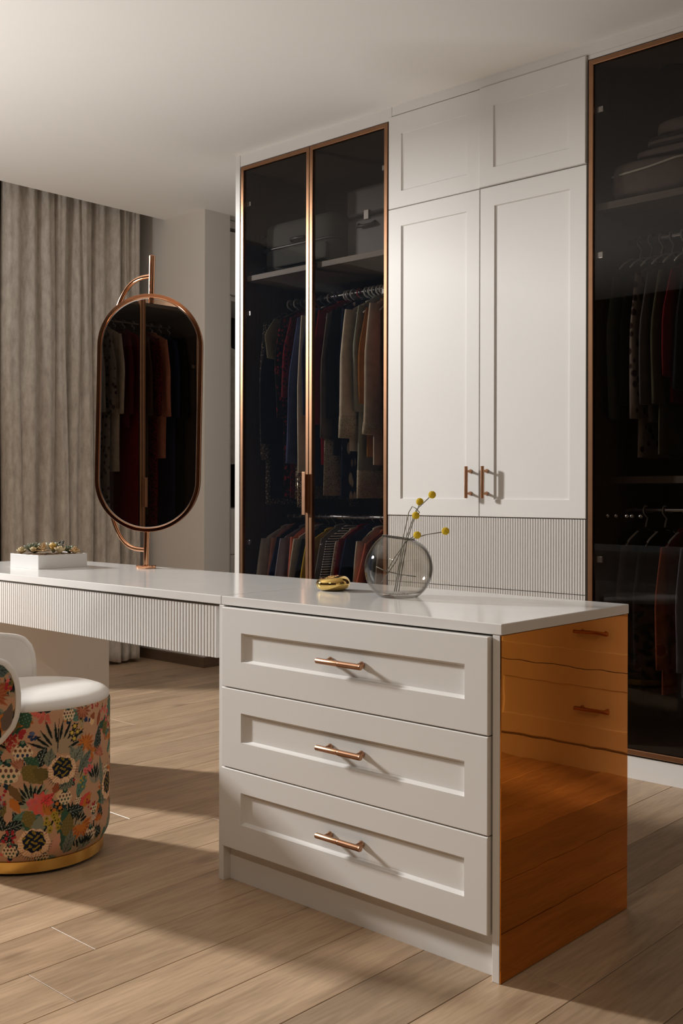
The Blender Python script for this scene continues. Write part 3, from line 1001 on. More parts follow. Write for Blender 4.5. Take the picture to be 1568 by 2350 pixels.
pp = Painter(ss, vmap, sr(194, 152, 121), 5)
random_fill(pp, 0, LEN, 0.33, 0.6, 160)
e0 = LEN
pp.leaf(e0 - .07, .57, .06, .022, 0.1, sr(92, 108, 104), BLACKG); pp.fan(e0 - .06, .51, .05, .2, sr(176, 104, 66), RUST, 7, 2.0)
pp.leaf(e0 - .05, .40, .08, .016, 1.1, ORANGE); pp.leaf(e0 - .03, .41, .08, .014, 1.3, sr(110, 96, 84)); pp.leaf(e0 - .075, .36, .07, .024, 1.0, BLACKG)
pp.berries(e0 - .018, .53, 5, .012, .0045, CRIM); pp.berries(e0 - .02, .55, 3, .01, .004, PINK)
J = np.clip(np.searchsorted(vmap, Zg), 0, len(vmap) - 1)
I = np.repeat(np.arange(len(ss))[None], len(tt), 0)
bimg = pp.img[J, I]
bul = 0.013 + 0.003 * np.sin(PI * tt)[:, None] * np.ones((1, len(ss)))
FG = phi0 + ss / RM
dx = rl_.x * np.cos(FG) + fl_.x * np.sin(FG)
dy = rl_.y * np.cos(FG) + fl_.y * np.sin(FG)
P = np.stack([SX + (RM + bul) * dx[None], SY + (RM + bul) * dy[None], Zg], -1)
print_object('backrest', P, bimg, st)
G = []
for t in np.linspace(0, 1, 14):
    G.append([bpt(RM - 0.012 - 0.004 * math.sin(PI * t), s, float(zb(min(s, LEN - s)) * (1 - t) + zt(min(s, LEN - s)) * t)) for s in np.linspace(0, LEN, 120)])
obj('inner_pad', MB().grid(G), VELVET, st, True)
S1 = np.concatenate([np.linspace(0, .1, 24), np.linspace(.11, LEN - .11, 60), np.linspace(LEN - .1, LEN, 24)])
path = [bpt(RM, s, float(zt(min(s, LEN - s)))) for s in S1] + [bpt(RM, s, float(zb(min(s, LEN - s)))) for s in S1[::-1]]
obj('piping', MB().tube(path, 0.0128, 10, True), VELVET, st, True)

# ------------------------------------------------------------------ vanity mirror
MX, MY = -3.163, 2.381
mr = thing('vanity_mirror', 'rose gold swivel mirror with oblong glass standing on the dressing table', 'mirror', (MX, MY, TOP))
lean = math.radians(1.0)
LM = Matrix.Translation((MX, MY, TOP)) @ Matrix.Rotation(lean, 4, Vector(fw))
def leaned(mb):
    return mb.rot(LM)
obj('base', MB().lathe([(0.036, TOP), (0.037, TOP + 0.002), (0.037, TOP + 0.010), (0.035, TOP + 0.0115)], (MX, MY, 0), 48), ROSE, mr, auto=30)
PR = 0.0105
obj('post', leaned(MB().lathe([(PR, 0.009), (PR, 0.148)], n=24)), ROSE, mr, auto=30)
obj('post', leaned(MB().lathe([(PR, 0.975), (PR, 1.020), (PR - .001, 1.0205), (PR - .001, 1.0225), (PR, 1.023), (PR, 1.150), (PR - .0012, 1.1515)], n=24)), ROSE, mr, auto=30)
# stadium mirror, its normal swung about 8 degrees to image left of the camera
NA = math.radians(-37.07 - 9)
nrm = Vector((math.cos(NA), math.sin(NA), 0))
tan = Vector((-math.sin(NA), math.cos(NA), 0))        # towards image right
Mb = LM @ Matrix(((tan.x, 0, nrm.x, 0), (tan.y, 0, nrm.y, 0), (0, 1, 0, 0), (0, 0, 0, 1)))
HC, HL, HR = 0.572, 0.245, 0.193                        # centre height, straight half length, end radius
def stad(r, k=40):
    o = []
    for i in range(k):
        a = PI * i / (k - 1)
        o.append((r * math.cos(a), HC + HL + r * math.sin(a)))
    for i in range(k):
        a = PI + PI * i / (k - 1)
        o.append((r * math.cos(a), HC - HL + r * math.sin(a)))
    return o
def mring(mb, specs, closed):
    mb.loft([[(x, y, z) for x, y in stad(r)] for r, z in specs], not closed, closed)
    return mb.rot(Mb)
obj('frame', mring(MB(), [(HR, -0.016), (HR, 0.010), (HR - 0.001, 0.012), (HR - 0.0125, 0.012), (HR - 0.014, 0.010), (HR - 0.014, -0.016)], True), ROSE, mr, auto=30)
obj('bezel', mring(MB(), [(HR - 0.0141, 0.006), (HR - 0.0165, 0.0070), (HR - 0.0180, 0.0035), (HR - 0.0141, 0.0)], True), CHROME, mr, auto=30)
obj('mirror_glass', mring(MB(), [(HR - 0.0141, -0.004), (HR - 0.0141, 0.003)], False), MIRROR, mr)
obj('back_plate', mring(MB(), [(HR - 0.0141, -0.014), (HR - 0.0141, -0.005)], False), BRONZE, mr)
# C-shaped arm bowing out behind the glass
arm = []
AD = (-rt * 0.82 + fw * 0.57).normalized()
for i in range(49):
    a = -PI / 2 + PI * i / 48
    z = HC + 0.505 * math.sin(a) * (1 - 0.06 * math.cos(a) ** 2)
    rr = 0.245 * (max(math.cos(a), 0) ** 0.62)
    arm.append((AD.x * rr, AD.y * rr, z))
obj('arm', leaned(MB().tube(arm, 0.0085, 12)), ROSE, mr, auto=50)

# ------------------------------------------------------------------ planter with succulents
px0, px1, py0, py1 = -3.582, -3.388, 2.072, 2.278
pt = thing('planter_box', 'square glossy white planter box on the dressing table', 'planter', (-3.485, 2.175, TOP))
h = TOP + 0.0505
bx = MB()
def R4(a, z): return [(px0 + a, py0 + a, z), (px1 - a, py0 + a, z), (px1 - a, py1 - a, z), (px0 + a, py1 - a, z)]
bx.loft([R4(0, TOP), R4(0, h), R4(0.004, h), R4(0.004, TOP + 0.035)], True)
obj('box', bx, GLOSSWHITE, pt, bevel=0.0008)
g = []
for i in range(17):
    g.append([(px0 + .0045 + (px1 - px0 - .009) * j / 16, py0 + .0045 + (py1 - py0 - .009) * i / 16, TOP + .046 + .006 * random.random()) for j in range(17)])
obj('soil', MB().grid(g), SOIL, pt, True)

def petal(mb, base, az, el, L, Wd, th=0.002, curl=0.4):
    n, k = 7, 6
    d = Vector((math.cos(az), math.sin(az), 0))
    sd = Vector((-math.sin(az), math.cos(az), 0))
    rings = []
    p = Vector(base)
    e = el
    for i in range(n):
        t = i / (n - 1)
        w = Wd * (0.35 + 0.65 * math.sin(PI * min(t * 0.75 + 0.12, 1))) * (1 if t < 0.85 else 0.45)
        if i == n - 1: w *= 0.25
        nn = d * -math.sin(e) + Vector((0, 0, 1)) * math.cos(e)
        rings.append([tuple(p + sd * w * math.cos(2 * PI * j / k) + nn * th * math.sin(2 * PI * j / k) + nn * 0.25 * w * math.cos(2 * PI * j / k) ** 2) for j in range(k)])
        p = p + (d * math.cos(e) + Vector((0, 0, 1)) * math.sin(e)) * L / (n - 1)
        e += curl / (n - 1)
    mb.loft(rings)

def rosette(name, label, cat, c, L, Wd, rows, mat, core=None, els=(0.35, 1.25), th=0.002, curl=0.4):
    t = thing(name, label, cat, c)
    n0 = 0
    for r in range(rows):
        f = r / max(rows - 1, 1)
        k = max(5, 9 - r)
        for q in range(k):
            mb = MB()
            petal(mb, (c[0], c[1], c[2] + .002 + 0.004 * r), 2 * PI * q / k + r * 0.5 + random.uniform(-.1, .1), els[0] + (els[1] - els[0]) * f + random.uniform(-.08, .08), L * (1 - 0.45 * f), Wd * (1 - 0.4 * f), th, curl)
            obj('petal', mb, mat, t, True)
    if core:
        mb = MB()
        for q in range(26):
            a, d = q * 2.4, 0.0016 * math.sqrt(q)
            mb.ball((c[0] + d * math.cos(a), c[1] + d * math.sin(a), c[2] + L * 0.35 + .002 * random.random()), 0.0016, 6)
        obj('centre', mb, core, t, True)
    return t

SUCG = plain('sage_succulent', (0.22, 0.25, 0.17), 0.5, noise=0.25, scale=60)
SUCP = plain('pale_succulent', (0.48, 0.50, 0.40), 0.5, noise=0.15, scale=60)
DRYC = plain('dried_cream_petals', (0.72, 0.58, 0.33), 0.7, noise=0.2, scale=80)
DRYT = plain('dried_tan_petals', (0.58, 0.40, 0.20), 0.7, noise=0.2, scale=80)
ROSEY = plain('yellow_rose', (0.85, 0.55, 0.15), 0.6, noise=0.2, scale=60)
POD = plain('dark_seed_pods', (0.05, 0.05, 0.035), 0.5, noise=0.3, scale=80)
ztop = TOP + 0.050
rosette('succulent', 'large sage green succulent rosette at the left of the white planter', 'plant', (-3.520, 2.135, ztop), 0.047, 0.0125, 4, SUCG, els=(0.45, 1.35))
rosette('succulent', 'pale grey green succulent behind the large rosette in the planter', 'plant', (-3.495, 2.200, ztop), 0.046, 0.011, 3, SUCP, els=(0.8, 1.4))
rosette('dried_flower', 'cream dried bloom at the left corner of the planter', 'flower', (-3.548, 2.098, ztop), 0.022, 0.009, 4, DRYC, els=(0.3, 1.3), curl=0.9)
rosette('dried_flower', 'small cream dried bloom near the front edge of the planter', 'flower', (-3.478, 2.105, ztop + .008), 0.018, 0.0075, 3, DRYC, DRYT, els=(0.5, 1.2), curl=0.9)
rosette('dried_flower', 'spiky tan dried bloom in the middle of the planter', 'flower', (-3.440, 2.125, ztop + .010), 0.030, 0.0026, 5, DRYT, DRYC, els=(0.1, 1.4), th=.0014, curl=0.1)
rosette('rose', 'yellow rosebud standing behind the spiky tan bloom', 'flower', (-3.450, 2.170, ztop + .016), 0.022, 0.010, 4, ROSEY, els=(0.9, 1.5), curl=0.3)
rosette('dried_flower', 'cream dried bloom toward the right side of the planter', 'flower', (-3.418, 2.180, ztop + .004), 0.028, 0.009, 3, DRYC, DRYT, els=(0.4, 1.2), curl=0.9)
rosette('dried_flower', 'tan dried bloom at the right corner of the planter', 'flower', (-3.404, 2.235, ztop), 0.024, 0.006, 4, DRYT, DRYC, els=(0.3, 1.3), curl=0.6)
rosette('succulent', 'dark succulent tuft half hidden behind the right blooms', 'plant', (-3.440, 2.235, ztop), 0.034, 0.006, 3, SUCG, els=(0.5, 1.3))
sp = thing('seed_sprig', 'sprig of dark seed pods rising from the planter', 'sprig', (-3.432, 2.195, ztop))
for k in range(14):
    obj('seed_pod', MB().ball((-3.432 + random.uniform(-.018, .018), 2.195 + random.uniform(-.015, .015), ztop + .012 + .034 * random.random()), random.uniform(.003, .0048), 8), POD, sp, True)
obj('stem', MB().tube([(-3.432, 2.195, ztop - .004), (-3.430, 2.196, ztop + .02), (-3.428, 2.195, ztop + .046)], .0012, 6), POD, sp, True)

# ------------------------------------------------------------------ vase, gold dish, craspedia
VX, VY = -1.813, 2.203
prof_o, R0, zc = [], 0.0925, 0.0775
ang = np.linspace(-math.asin(0.835), math.asin(0.875), 34)
outer = [(R0 * math.cos(a), zc + R0 * math.sin(a)) for a in ang]
inner = [((R0 - 0.0028) * math.cos(a), zc + (R0 - 0.0028) * math.sin(a)) for a in ang[::-1] if zc + (R0 - 0.0028) * math.sin(a) > 0.010]
prof = [(0.001, 0.0025), (outer[0][0] * 0.8, 0.0025), (outer[0][0] * 0.93, 0.0)] + [(r, max(z, 0.0002)) for r, z in outer] + [(outer[-1][0] - .0012, outer[-1][1] + .0012)] + inner + [(0.035, 0.0085), (0.001, 0.011)]
vb = MB().lathe(prof, (0, 0, 0), 72)
def shear(v):
    x, y, z = v
    t = max(0, (z - 0.125) / 0.035)
    s = -(x * rt.x + y * rt.y)
    return (VX + x, VY + y, TOP + z + t * t * s * 0.13)
vb.v = [shear(v) for v in vb.v]
vs = obj('vase', vb, CLEAR, None, True)
rimr, rimz = outer[-1][0] - 0.0012, outer[-1][1] + 0.0005
rb = MB().tube([(rimr * math.cos(2 * PI * k / 60), rimr * math.sin(2 * PI * k / 60), rimz) for k in range(60)], 0.0021, 8, True)
rb.v = [shear(v) for v in rb.v]
obj('rim', rb, glass('thick_glass_rim', (0.45, 0.44, 0.42), 0.0, 0.06), vs, True)
tag(vs, 'round clear glass vase with yellow billy buttons on the worktop', 'vase')

GX, GY = -2.071, 2.216
gd = MB()
ringsT = []
for i in range(56):
    a = 2 * PI * i / 56
    mi = 0.0225 * (1 + 0.14 * math.sin(a + 0.6))
    rg = []
    for j in range(24):
        b = 2 * PI * j / 24
        r = 0.0268 + mi * math.cos(b)
        rg.append((GX + r * math.cos(a), GY + r * math.sin(a), TOP + 0.0195 + 0.0195 * math.sin(b) * (1 + .10 * math.sin(a + .6)) + 0.0018 * math.sin(a + .6)))
    ringsT.append(rg)
gd.loft(ringsT, False, True)
zmin = min(v[2] for v in gd.v)
gd.v = [(x, y, z - zmin + TOP) for x, y, z in gd.v]
gdo = obj('tealight_dish', gd, GOLD, None, True)
tag(gdo, 'shiny gold pebble shaped tealight dish on the worktop beside the vase', 'dish')

STEM = plain('grey_green_stem', (0.17, 0.16, 0.12), 0.6)
BUTTON = plain('yellow_billy_button', (0.88, 0.62, 0.03), 0.8, noise=0.25, scale=300, bmp=0.6, bscale=900)
def button(label, pts, head):
    t = thing('billy_button', label, 'flower', pts[0])
    obj('stem', MB().tube(pts, 0.0013, 7), STEM, t, True)
    c = Vector(head)
    mb = MB().ball(c, 0.0092, 18)
    for q in range(170):
        zz = 1 - 2 * (q + .5) / 170
        rr = math.sqrt(1 - zz * zz)
        a = q * 2.39996
        n = Vector((rr * math.cos(a), rr * math.sin(a), zz))
        mb.ball(c + n * 0.0093, 0.00105, 6)
    obj('flower_head', mb, BUTTON, t, True)
B0 = (VX - .010, VY + .002, TOP + .0135)
button('yellow billy button highest and at the tip of the bouquet', [B0, (-1.805, 2.203, .86), (-1.790, 2.203, .925), (-1.753, 2.203, 1.005), (-1.704, 2.203, 1.042)], (-1.700, 2.203, 1.045))
button('yellow billy button second from the top of the bouquet', [(B0[0] + .004, B0[1] + .006, B0[2]), (-1.800, 2.206, .86), (-1.786, 2.206, .925), (-1.760, 2.208, .99), (-1.747, 2.208, 1.018)], (-1.745, 2.208, 1.0265))
button('yellow billy button on a bent stem third from the top', [(B0[0] - .003, B0[1] - .004, B0[2]), (-1.806, 2.198, .86), (-1.792, 2.196, .93), (-1.772, 2.195, .998), (-1.760, 2.195, 1.014), (-1.748, 2.195, 1.009), (-1.735, 2.195, .998), (-1.741, 2.195, .994)], (-1.748, 2.195, .990))
button('large yellow billy button low over the vase rim', [(VX - .052, VY - .01, TOP + .035), (-1.82, 2.200, .865), (-1.785, 2.196, .920), (-1.752, 2.194, .935)], (-1.741, 2.192, .9385))
button('yellow billy button farthest right on a long level stem', [(VX - .068, VY + .03, TOP + .062), (-1.84, 2.22, .875), (-1.788, 2.206, .921), (-1.72, 2.203, .940), (-1.664, 2.203, .9485)], (-1.656, 2.203, .951))
ls = obj('loose_stem', MB().tube([(VX - .0755, VY - .005, TOP + .078), (-1.86, 2.20, .838), (-1.81, 2.21, .829), (-1.768, 2.22, .826)], .0014, 7), STEM, None, True)
tag(ls, 'loose bare stem lying level across the inside of the vase', 'stem')

# ------------------------------------------------------------------ hanging clothes
HANGG = {}
def hanger(x, y, zr, label, group, mat, hook_r=0.0155, wire=0.0028):
    key = (mat.name, hook_r)
    if key in HANGG:
        o = HANGG[key].copy()
        COL.objects.link(o)
    else:
        path = []
        zc0 = 0.0
        for k in range(13):
            a = math.radians(-40 + 220 * k / 12)
            path.append((0, -hook_r * math.cos(a), hook_r * math.sin(a)))
        path = path[::-1] if path[0][1] > path[-1][1] else path
        # drop to the neck
        end = path[-1] if path[-1][2] < path[0][2] else path[0]
        seq = path if end is path[-1] else path[::-1]
        seq = seq + [(0, hook_r * 0.9, -0.03), (0, 0.004, -0.055), (0, 0, -0.07)]
        mb = MB().tube(seq, wire, 7)
        mb.tube([(0, 0, -0.068), (0, -0.07, -0.082), (0, -0.13, -0.108), (0, -0.165, -0.132)], [0.0035, .004, .004, .0035], 7)
        mb.tube([(0, 0, -0.068), (0, 0.07, -0.082), (0, 0.13, -0.108), (0, 0.165, -0.132)], [0.0035, .004, .004, .0035], 7)
        o = obj('coat_hanger', mb, mat, None, True)
        HANGG[key] = o
    o.location = (x, y, zr + 0.0125 + wire + 0.0005 - hook_r)
    o.rotation_euler = (0, 0, 0)
    tag(o, label, 'hanger', group)
    return o

def garment(name, label, cat, x, zs, mat, length, slv, sw=0.19, thick=0.0100, flare=1.0, y=3.87, cuff=None, cuff_len=0.05, hem=None, hem_len=0.08, rot=0.0, seed=0, group=None, sleeve_w=0.055, fold=1.0, neck=True, bulk=0.85, bell=False):
    """a garment hanging from its hanger, its width across the rail (world y)"""
    R = random.Random(seed or int(abs(x) * 1e4))
    t = thing(name, label, cat, (x, y, zs), group)
    n = 30
    ph = [R.uniform(0, 6.28) for _ in range(6)]
    def ring(z, hw, th, f):
        out = []
        for j in range(n):
            a = 2 * PI * j / n
            cy, sx = math.cos(a), math.sin(a)
            yy = hw * (abs(cy) ** 0.8) * (1 if cy > 0 else -1)
            fo = f * (0.0026 * math.sin(5 * a + ph[0]) + 0.0020 * math.sin(9 * a + ph[1] + z * 3) + .0012 * math.sin(3 * a + ph[2] + 5 * z))
            xx = th * (abs(sx) ** 0.9) * (1 if sx > 0 else -1) + fo
            out.append((x + xx + 0.003 * math.sin(4 * z + ph[3]) * f, y + yy + 0.004 * f * math.sin(6 * z + ph[4]), zs + z))
        return out
    spec = [(0.0, 0.05, 0.010, 0), (-0.012, 0.085, 0.012, 0), (-0.045, sw * 0.86, thick * .75, 0.05), (-0.075, sw, thick * .9, .12), (-0.14, sw * 1.0, thick, .3), (-0.25, sw * .98, thick * 1.05, .5)]
    if length < 0.3: spec = spec[:-1]
    steps = 7
    for k in range(1, steps + 1):
        z = -0.25 - (length - 0.25) * k / steps if length > 0.3 else -0.14 - (length - .14) * k / steps
        spec.append((z, sw * (.98 + (flare - 1) * k / steps), thick * (1.05 + .25 * k / steps), min(1.0, .5 + .5 * k / steps) * fold))
    if hem is not None:
        hz = -length + hem_len
        body = [s for s in spec if s[0] > hz + .01]
        last = (hz, sw * (.98 + (flare - 1) * .9), thick * 1.25, fold)
        obj('body', MB().loft([ring(*s) for s in body + [last]], False), mat, t, True)
        obj('hem_band', MB().loft([ring(last[0] + .001, last[1] * 1.008, last[2] * 1.04, fold), ring(-length, sw * flare * 1.01, thick * 1.35, fold)]), hem, t, True)
    else:
        obj('body', MB().loft([ring(*s) for s in spec], False), mat, t, True)
    if neck:
        col = [(x + .009 * math.cos(2 * PI * j / 20), y + .062 * math.sin(2 * PI * j / 20), zs + .004 + .006 * math.cos(4 * PI * j / 20)) for j in range(20)]
        obj('collar', MB().tube(col, .0050, 7, True), mat, t, True)
    if slv > 0:
        for s in (-1, 1):
            def sring(k, z, yo, a, b, f):
                out = []
                for j in range(16):
                    g = 2 * PI * j / 16
                    fo = f * (.003 * math.sin(3 * g + ph[5] + 8 * z) + .0025 * math.sin(5 * g + ph[1]))
                    out.append((x + (b + fo) * math.sin(g) + s * .002 + .004 * f * math.sin(5 * z + ph[2]), y + s * (yo + (a + fo) * math.cos(g)), zs + z))
                return out
            rg = []
            m_ = 8
            for k in range(m_ + 1):
                q = k / m_
                z = -0.055 - slv * q
                w = 0.030 + (sleeve_w - 0.030) * ((0.25 + 0.9 * q) if bell else min(1, q * 2.2))
                rg.append(sring(k, z, sw * (.86 + .16 * min(1, q * 2.5)) + .012 * math.sin(2.5 * q + ph[0]), w * (1 - .12 * q), (0.011 + .005 * min(1, q * 2) + .002 * q) * bulk, .2 + .8 * q))
            sl = obj('sleeve', MB().loft(rg), mat, t, True)
            if cuff is not None:
                q0 = 1 - cuff_len / slv
                def cr(q, gr):
                    z = -0.055 - slv * q
                    w = 0.030 + (sleeve_w - 0.030) * ((0.25 + 0.9 * min(q, 1)) if bell else 1)
                    return sring(0, z, sw * 1.02 + .012 * math.sin(2.5 * q + ph[0]), w * (1 - .12 * q) * gr, (0.016 + .002 * q) * gr * bulk, .2 + .8 * q)
                obj('cuff', MB().loft([cr(q0, 1.03), cr((1 + q0) / 2, 1.06), cr(1.008, 1.07)]), cuff, sl, True)
    return t

C = lin
BEIGE = fabric('beige_linen', C(214, 200, 180)); CREAM = fabric('cream_cotton', C(222, 210, 190)); TAUPE = fabric('taupe_linen', C(204, 186, 166))
SAGE = fabric('sage_grey_voile', C(150, 152, 138)); GREYF = fabric('warm_grey_wool', C(120, 112, 106)); BLACKF = fabric('black_cotton', C(26, 26, 30))
NAVYF = fabric('navy_cotton', C(34, 44, 74)); DENIM = fabric('denim_blue', C(70, 80, 118)); REDF = fabric('dark_red_velvet', C(140, 14, 28)); MAROON = fabric('maroon_silk', C(96, 26, 40))
MUST = fabric('mustard_brown', C(150, 98, 44)); PEACH = fabric('peach_cotton', C(226, 146, 116)); PINKF = fabric('blush_pink', C(214, 150, 138)); WHITEF = fabric('white_cotton', C(216, 210, 200))
LILAC = fabric('grey_lilac', C(150, 144, 158)); YELF = fabric('yellow_silk', C(206, 168, 58)); OLIVEF = fabric('olive_grey', C(112, 106, 84)); CORALF = fabric('coral_cotton', C(212, 116, 90))
BROWNF = fabric('brown_cotton', C(92, 70, 56))
SPECK = fabric('grey_speckled', C(92, 86, 82), C(200, 190, 176), 'speckle', 90); FLORB = fabric('black_red_floral', C(22, 18, 20), C(176, 52, 56), 'floral', 62); REDPAT = fabric('red_patterned', C(110, 24, 36), C(30, 20, 26), 'floral', 70)
STRIPE = fabric('black_white_stripe', C(24, 24, 26), C(214, 208, 200), 'stripe', 26); LACE = fabric('ivory_lace', C(206, 192, 168), C(120, 106, 88), 'lace', 160); SEQ = fabric('silver_sequins', C(110, 96, 80), C(236, 224, 200), 'sequin', 130)
NAVYLEAF = fabric('navy_leaf_print', C(26, 38, 66), C(214, 196, 178), 'leaf', 15); CREAMLACE = fabric('cream_crochet', C(204, 190, 170), C(120, 108, 94), 'lace', 110); PURPLE = fabric('purple_trim', C(84, 58, 110))
GOLDEMB = fabric('gold_embroidery', C(64, 44, 36), C(226, 186, 110), 'sequin', 55); DOTTED = fabric('tan_dotted', C(140, 118, 98), C(210, 200, 188), 'speckle', 38); EMBW = fabric('ivory_embroidered_shaded', C(126, 112, 103), C(50, 36, 36), 'speckle', 26)  # ivory embroidery cloth darkened to carry the right wardrobe's low light

HU = 'pale plastic coat hanger with a thick hook on the upper rail'
HUG = 'pale hangers on the upper rail of the left wardrobe'
ZS = 1.975
U = [  # x, name, label, cat, material, length, sleeve, kwargs
    (-3.918, 'tunic', 'long grey speckled tunic hanging leftmost behind the smoked glass', 'tunic', SPECK, .98, .70, dict(sw=.17, sleeve_w=.035)),
    (-3.870, 'coat', 'black coat beside the speckled tunic', 'coat', BLACKF, .95, .62, {}),
    (-3.822, 'jacket', 'olive beige jacket with a pointed cropped sleeve', 'jacket', OLIVEF, .45, .20, dict(sleeve_w=.08)),
    (-3.774, 'dress', 'black dress with red flowers left of the denim jacket', 'dress', FLORB, .95, .50, dict(sw=.19)),
    (-3.727, 'kurta', 'dark red patterned kurta just left of the denim jacket', 'kurta', REDPAT, .95, .40, {}),
    (-3.680, 'long_jacket', 'long dusky blue jacket with a sequinned hem', 'jacket', DENIM, .95, .72, dict(hem=SEQ, hem_len=.20, sleeve_w=.06, flare=1.05)),
    (-3.632, 'blouse', 'ivory blouse with metallic purple edged cuff beside the centre frame', 'blouse', CREAM, .88, .93, dict(cuff=SEQ, cuff_len=.16, sleeve_w=.045)),
    (-3.585, 'shirt', 'navy shirt hidden behind the copper centre frame', 'shirt', NAVYF, .9, .5, {}),
    (-3.522, 'kurta', 'dark red velvet kurta first right of the centre frame', 'kurta', REDF, .80, .55, dict(sleeve_w=.06)),
    (-3.476, 'cardigan', 'warm grey cardigan with a long cream crochet hem beside the dark red kurta', 'cardigan', GREYF, .93, .60, dict(sleeve_w=.05, hem=CREAMLACE, hem_len=.30, flare=1.1)),
    (-3.432, 'shirt', 'black shirt between the grey cardigan and the navy leaf kurta', 'shirt', BLACKF, .75, .52, {}),
    (-3.388, 'kurta', 'long navy kurta printed with pale leaves', 'kurta', NAVYLEAF, .96, .60, dict(flare=1.15, sleeve_w=.04, sw=.165)),
    (-3.338, 'kurta', 'cream kurta with a crochet lace cuff, left of the sage tunic', 'kurta', BEIGE, .72, .60, dict(cuff=LACE, cuff_len=.10, sleeve_w=.074, sw=.18, bulk=1.2, bell=True)),
    (-3.288, 'tunic', 'long sage grey voile tunic with a lace hem', 'tunic', SAGE, .96, .50, dict(hem=LACE, hem_len=.13, sleeve_w=.045, sw=.155, flare=1.2)),
    (-3.243, 'shirt', 'mustard brown shirt between the sage and taupe garments', 'shirt', MUST, .75, .45, dict(sleeve_w=.045, sw=.165)),
    (-3.188, 'kurta', 'taupe kurta with a wide bell sleeve and lace cuff', 'kurta', TAUPE, .80, .60, dict(cuff=LACE, cuff_len=.05, sleeve_w=.078, sw=.18, bulk=1.25, bell=True)),
    (-3.133, 'kurta', 'maroon silk kurta next to the right door frame', 'kurta', MAROON, .95, .60, dict(sw=.145, sleeve_w=.035)),
    (-3.085, 'dress', 'peach dress closest to the right door frame on the upper rail', 'dress', PEACH, .9, .50, dict(sw=.15, sleeve_w=.04)),
]
GREYH = plain('blue_grey_plastic', (0.10, 0.12, 0.20), 0.35)
REDH = plain('red_plastic', (0.45, 0.02, 0.03), 0.35)
mh = [PLASTIC, PLASTIC, GREYH, PLASTIC, REDH, GREYH, PLASTIC, GREYH, PLASTIC, PLASTIC, REDH, PLASTIC, PLASTIC, PLASTIC, GREYH, PLASTIC, REDH, PLASTIC]
hl = {PLASTIC.name: (HU, HUG), GREYH.name: ('blue grey plastic coat hanger on the upper rail', 'blue grey hangers on the upper rail'), REDH.name: ('red plastic coat hanger on the upper rail', 'red hangers on the upper rail')}
roots = []
for k, (x, nm, lb, ct, mt, ln, sl, kw) in enumerate(U):
    g = garment(nm, lb, ct, x, ZS + random.uniform(-.01, .012), mt, ln, sl, seed=k + 1, **kw)
    roots.append(g)
    hanger(x, 3.87, 2.03, hl[mh[k].name][0], hl[mh[k].name][1], mh[k], 0.022, 0.0045)
# spare hooks between the garments at the right end
for x in (-3.505, -3.36, -3.31, -3.265, -3.22, -3.165, -3.11, -3.06):
    hanger(x, 3.87, 2.03, HU, HUG, PLASTIC, 0.022, 0.0045)

LO = [
    (-3.918, 'shirt', 'white shirt leftmost on the lower rail', 'shirt', WHITEF), (-3.873, 'shirt', 'blush pink shirt second on the lower rail', 'shirt', PINKF),
    (-3.829, 'shirt', 'dark navy shirt third on the lower rail', 'shirt', NAVYF), (-3.784, 'shirt', 'grey lilac shirt in the left group of the lower rail', 'shirt', LILAC),
    (-3.739, 'top', 'coral top between the lilac and cream shirts', 'top', CORALF), (-3.694, 'shirt', 'cream shirt with open collar low behind the left door', 'shirt', CREAM),
    (-3.650, 'jacket', 'black jacket low behind the left door', 'jacket', BLACKF), (-3.605, 'blouse', 'yellow silk blouse low beside the centre frame', 'blouse', YELF),
    (-3.538, 'blouse', 'grey blouse low just right of the centre frame', 'blouse', GREYF), (-3.488, 'top', 'black and white striped top on the lower rail', 'top', STRIPE),
    (-3.439, 'cardigan', 'cream crochet cardigan below the red shirt', 'cardigan', CREAMLACE), (-3.389, 'shirt', 'bright red shirt on the lower rail', 'shirt', REDF),
    (-3.340, 'shirt', 'navy blue shirt on the lower rail behind the beige collar', 'shirt', NAVYF), (-3.290, 'jacket', 'beige jacket with raised collar on the lower rail', 'jacket', BEIGE),
    (-3.241, 'shirt', 'coral shirt on the lower rail before the dark green one', 'shirt', CORALF), (-3.191, 'shirt', 'black shirt on the lower rail left of the taupe jacket', 'shirt', BLACKF),
    (-3.142, 'jacket', 'broad taupe jacket at the right of the lower rail', 'jacket', TAUPE), (-3.092, 'shirt', 'salmon shirt at the far right of the lower rail', 'shirt', PEACH),
]
for k, (x, nm, lb, ct, mt) in enumerate(LO):
    garment(nm, lb, ct, x, .875 + random.uniform(-.012, .02), mt, .62, .48, sw=(.185, .165, .175, .19, .16, .18, .17, .185, .165)[k % 9], seed=60 + k, sleeve_w=(.05, .04, .055)[k % 3])
    hanger(x, 3.87, .93, 'thin chrome coat hanger on the lower rail', 'chrome hangers on the lower rail', CHROME, 0.0165, 0.0018)

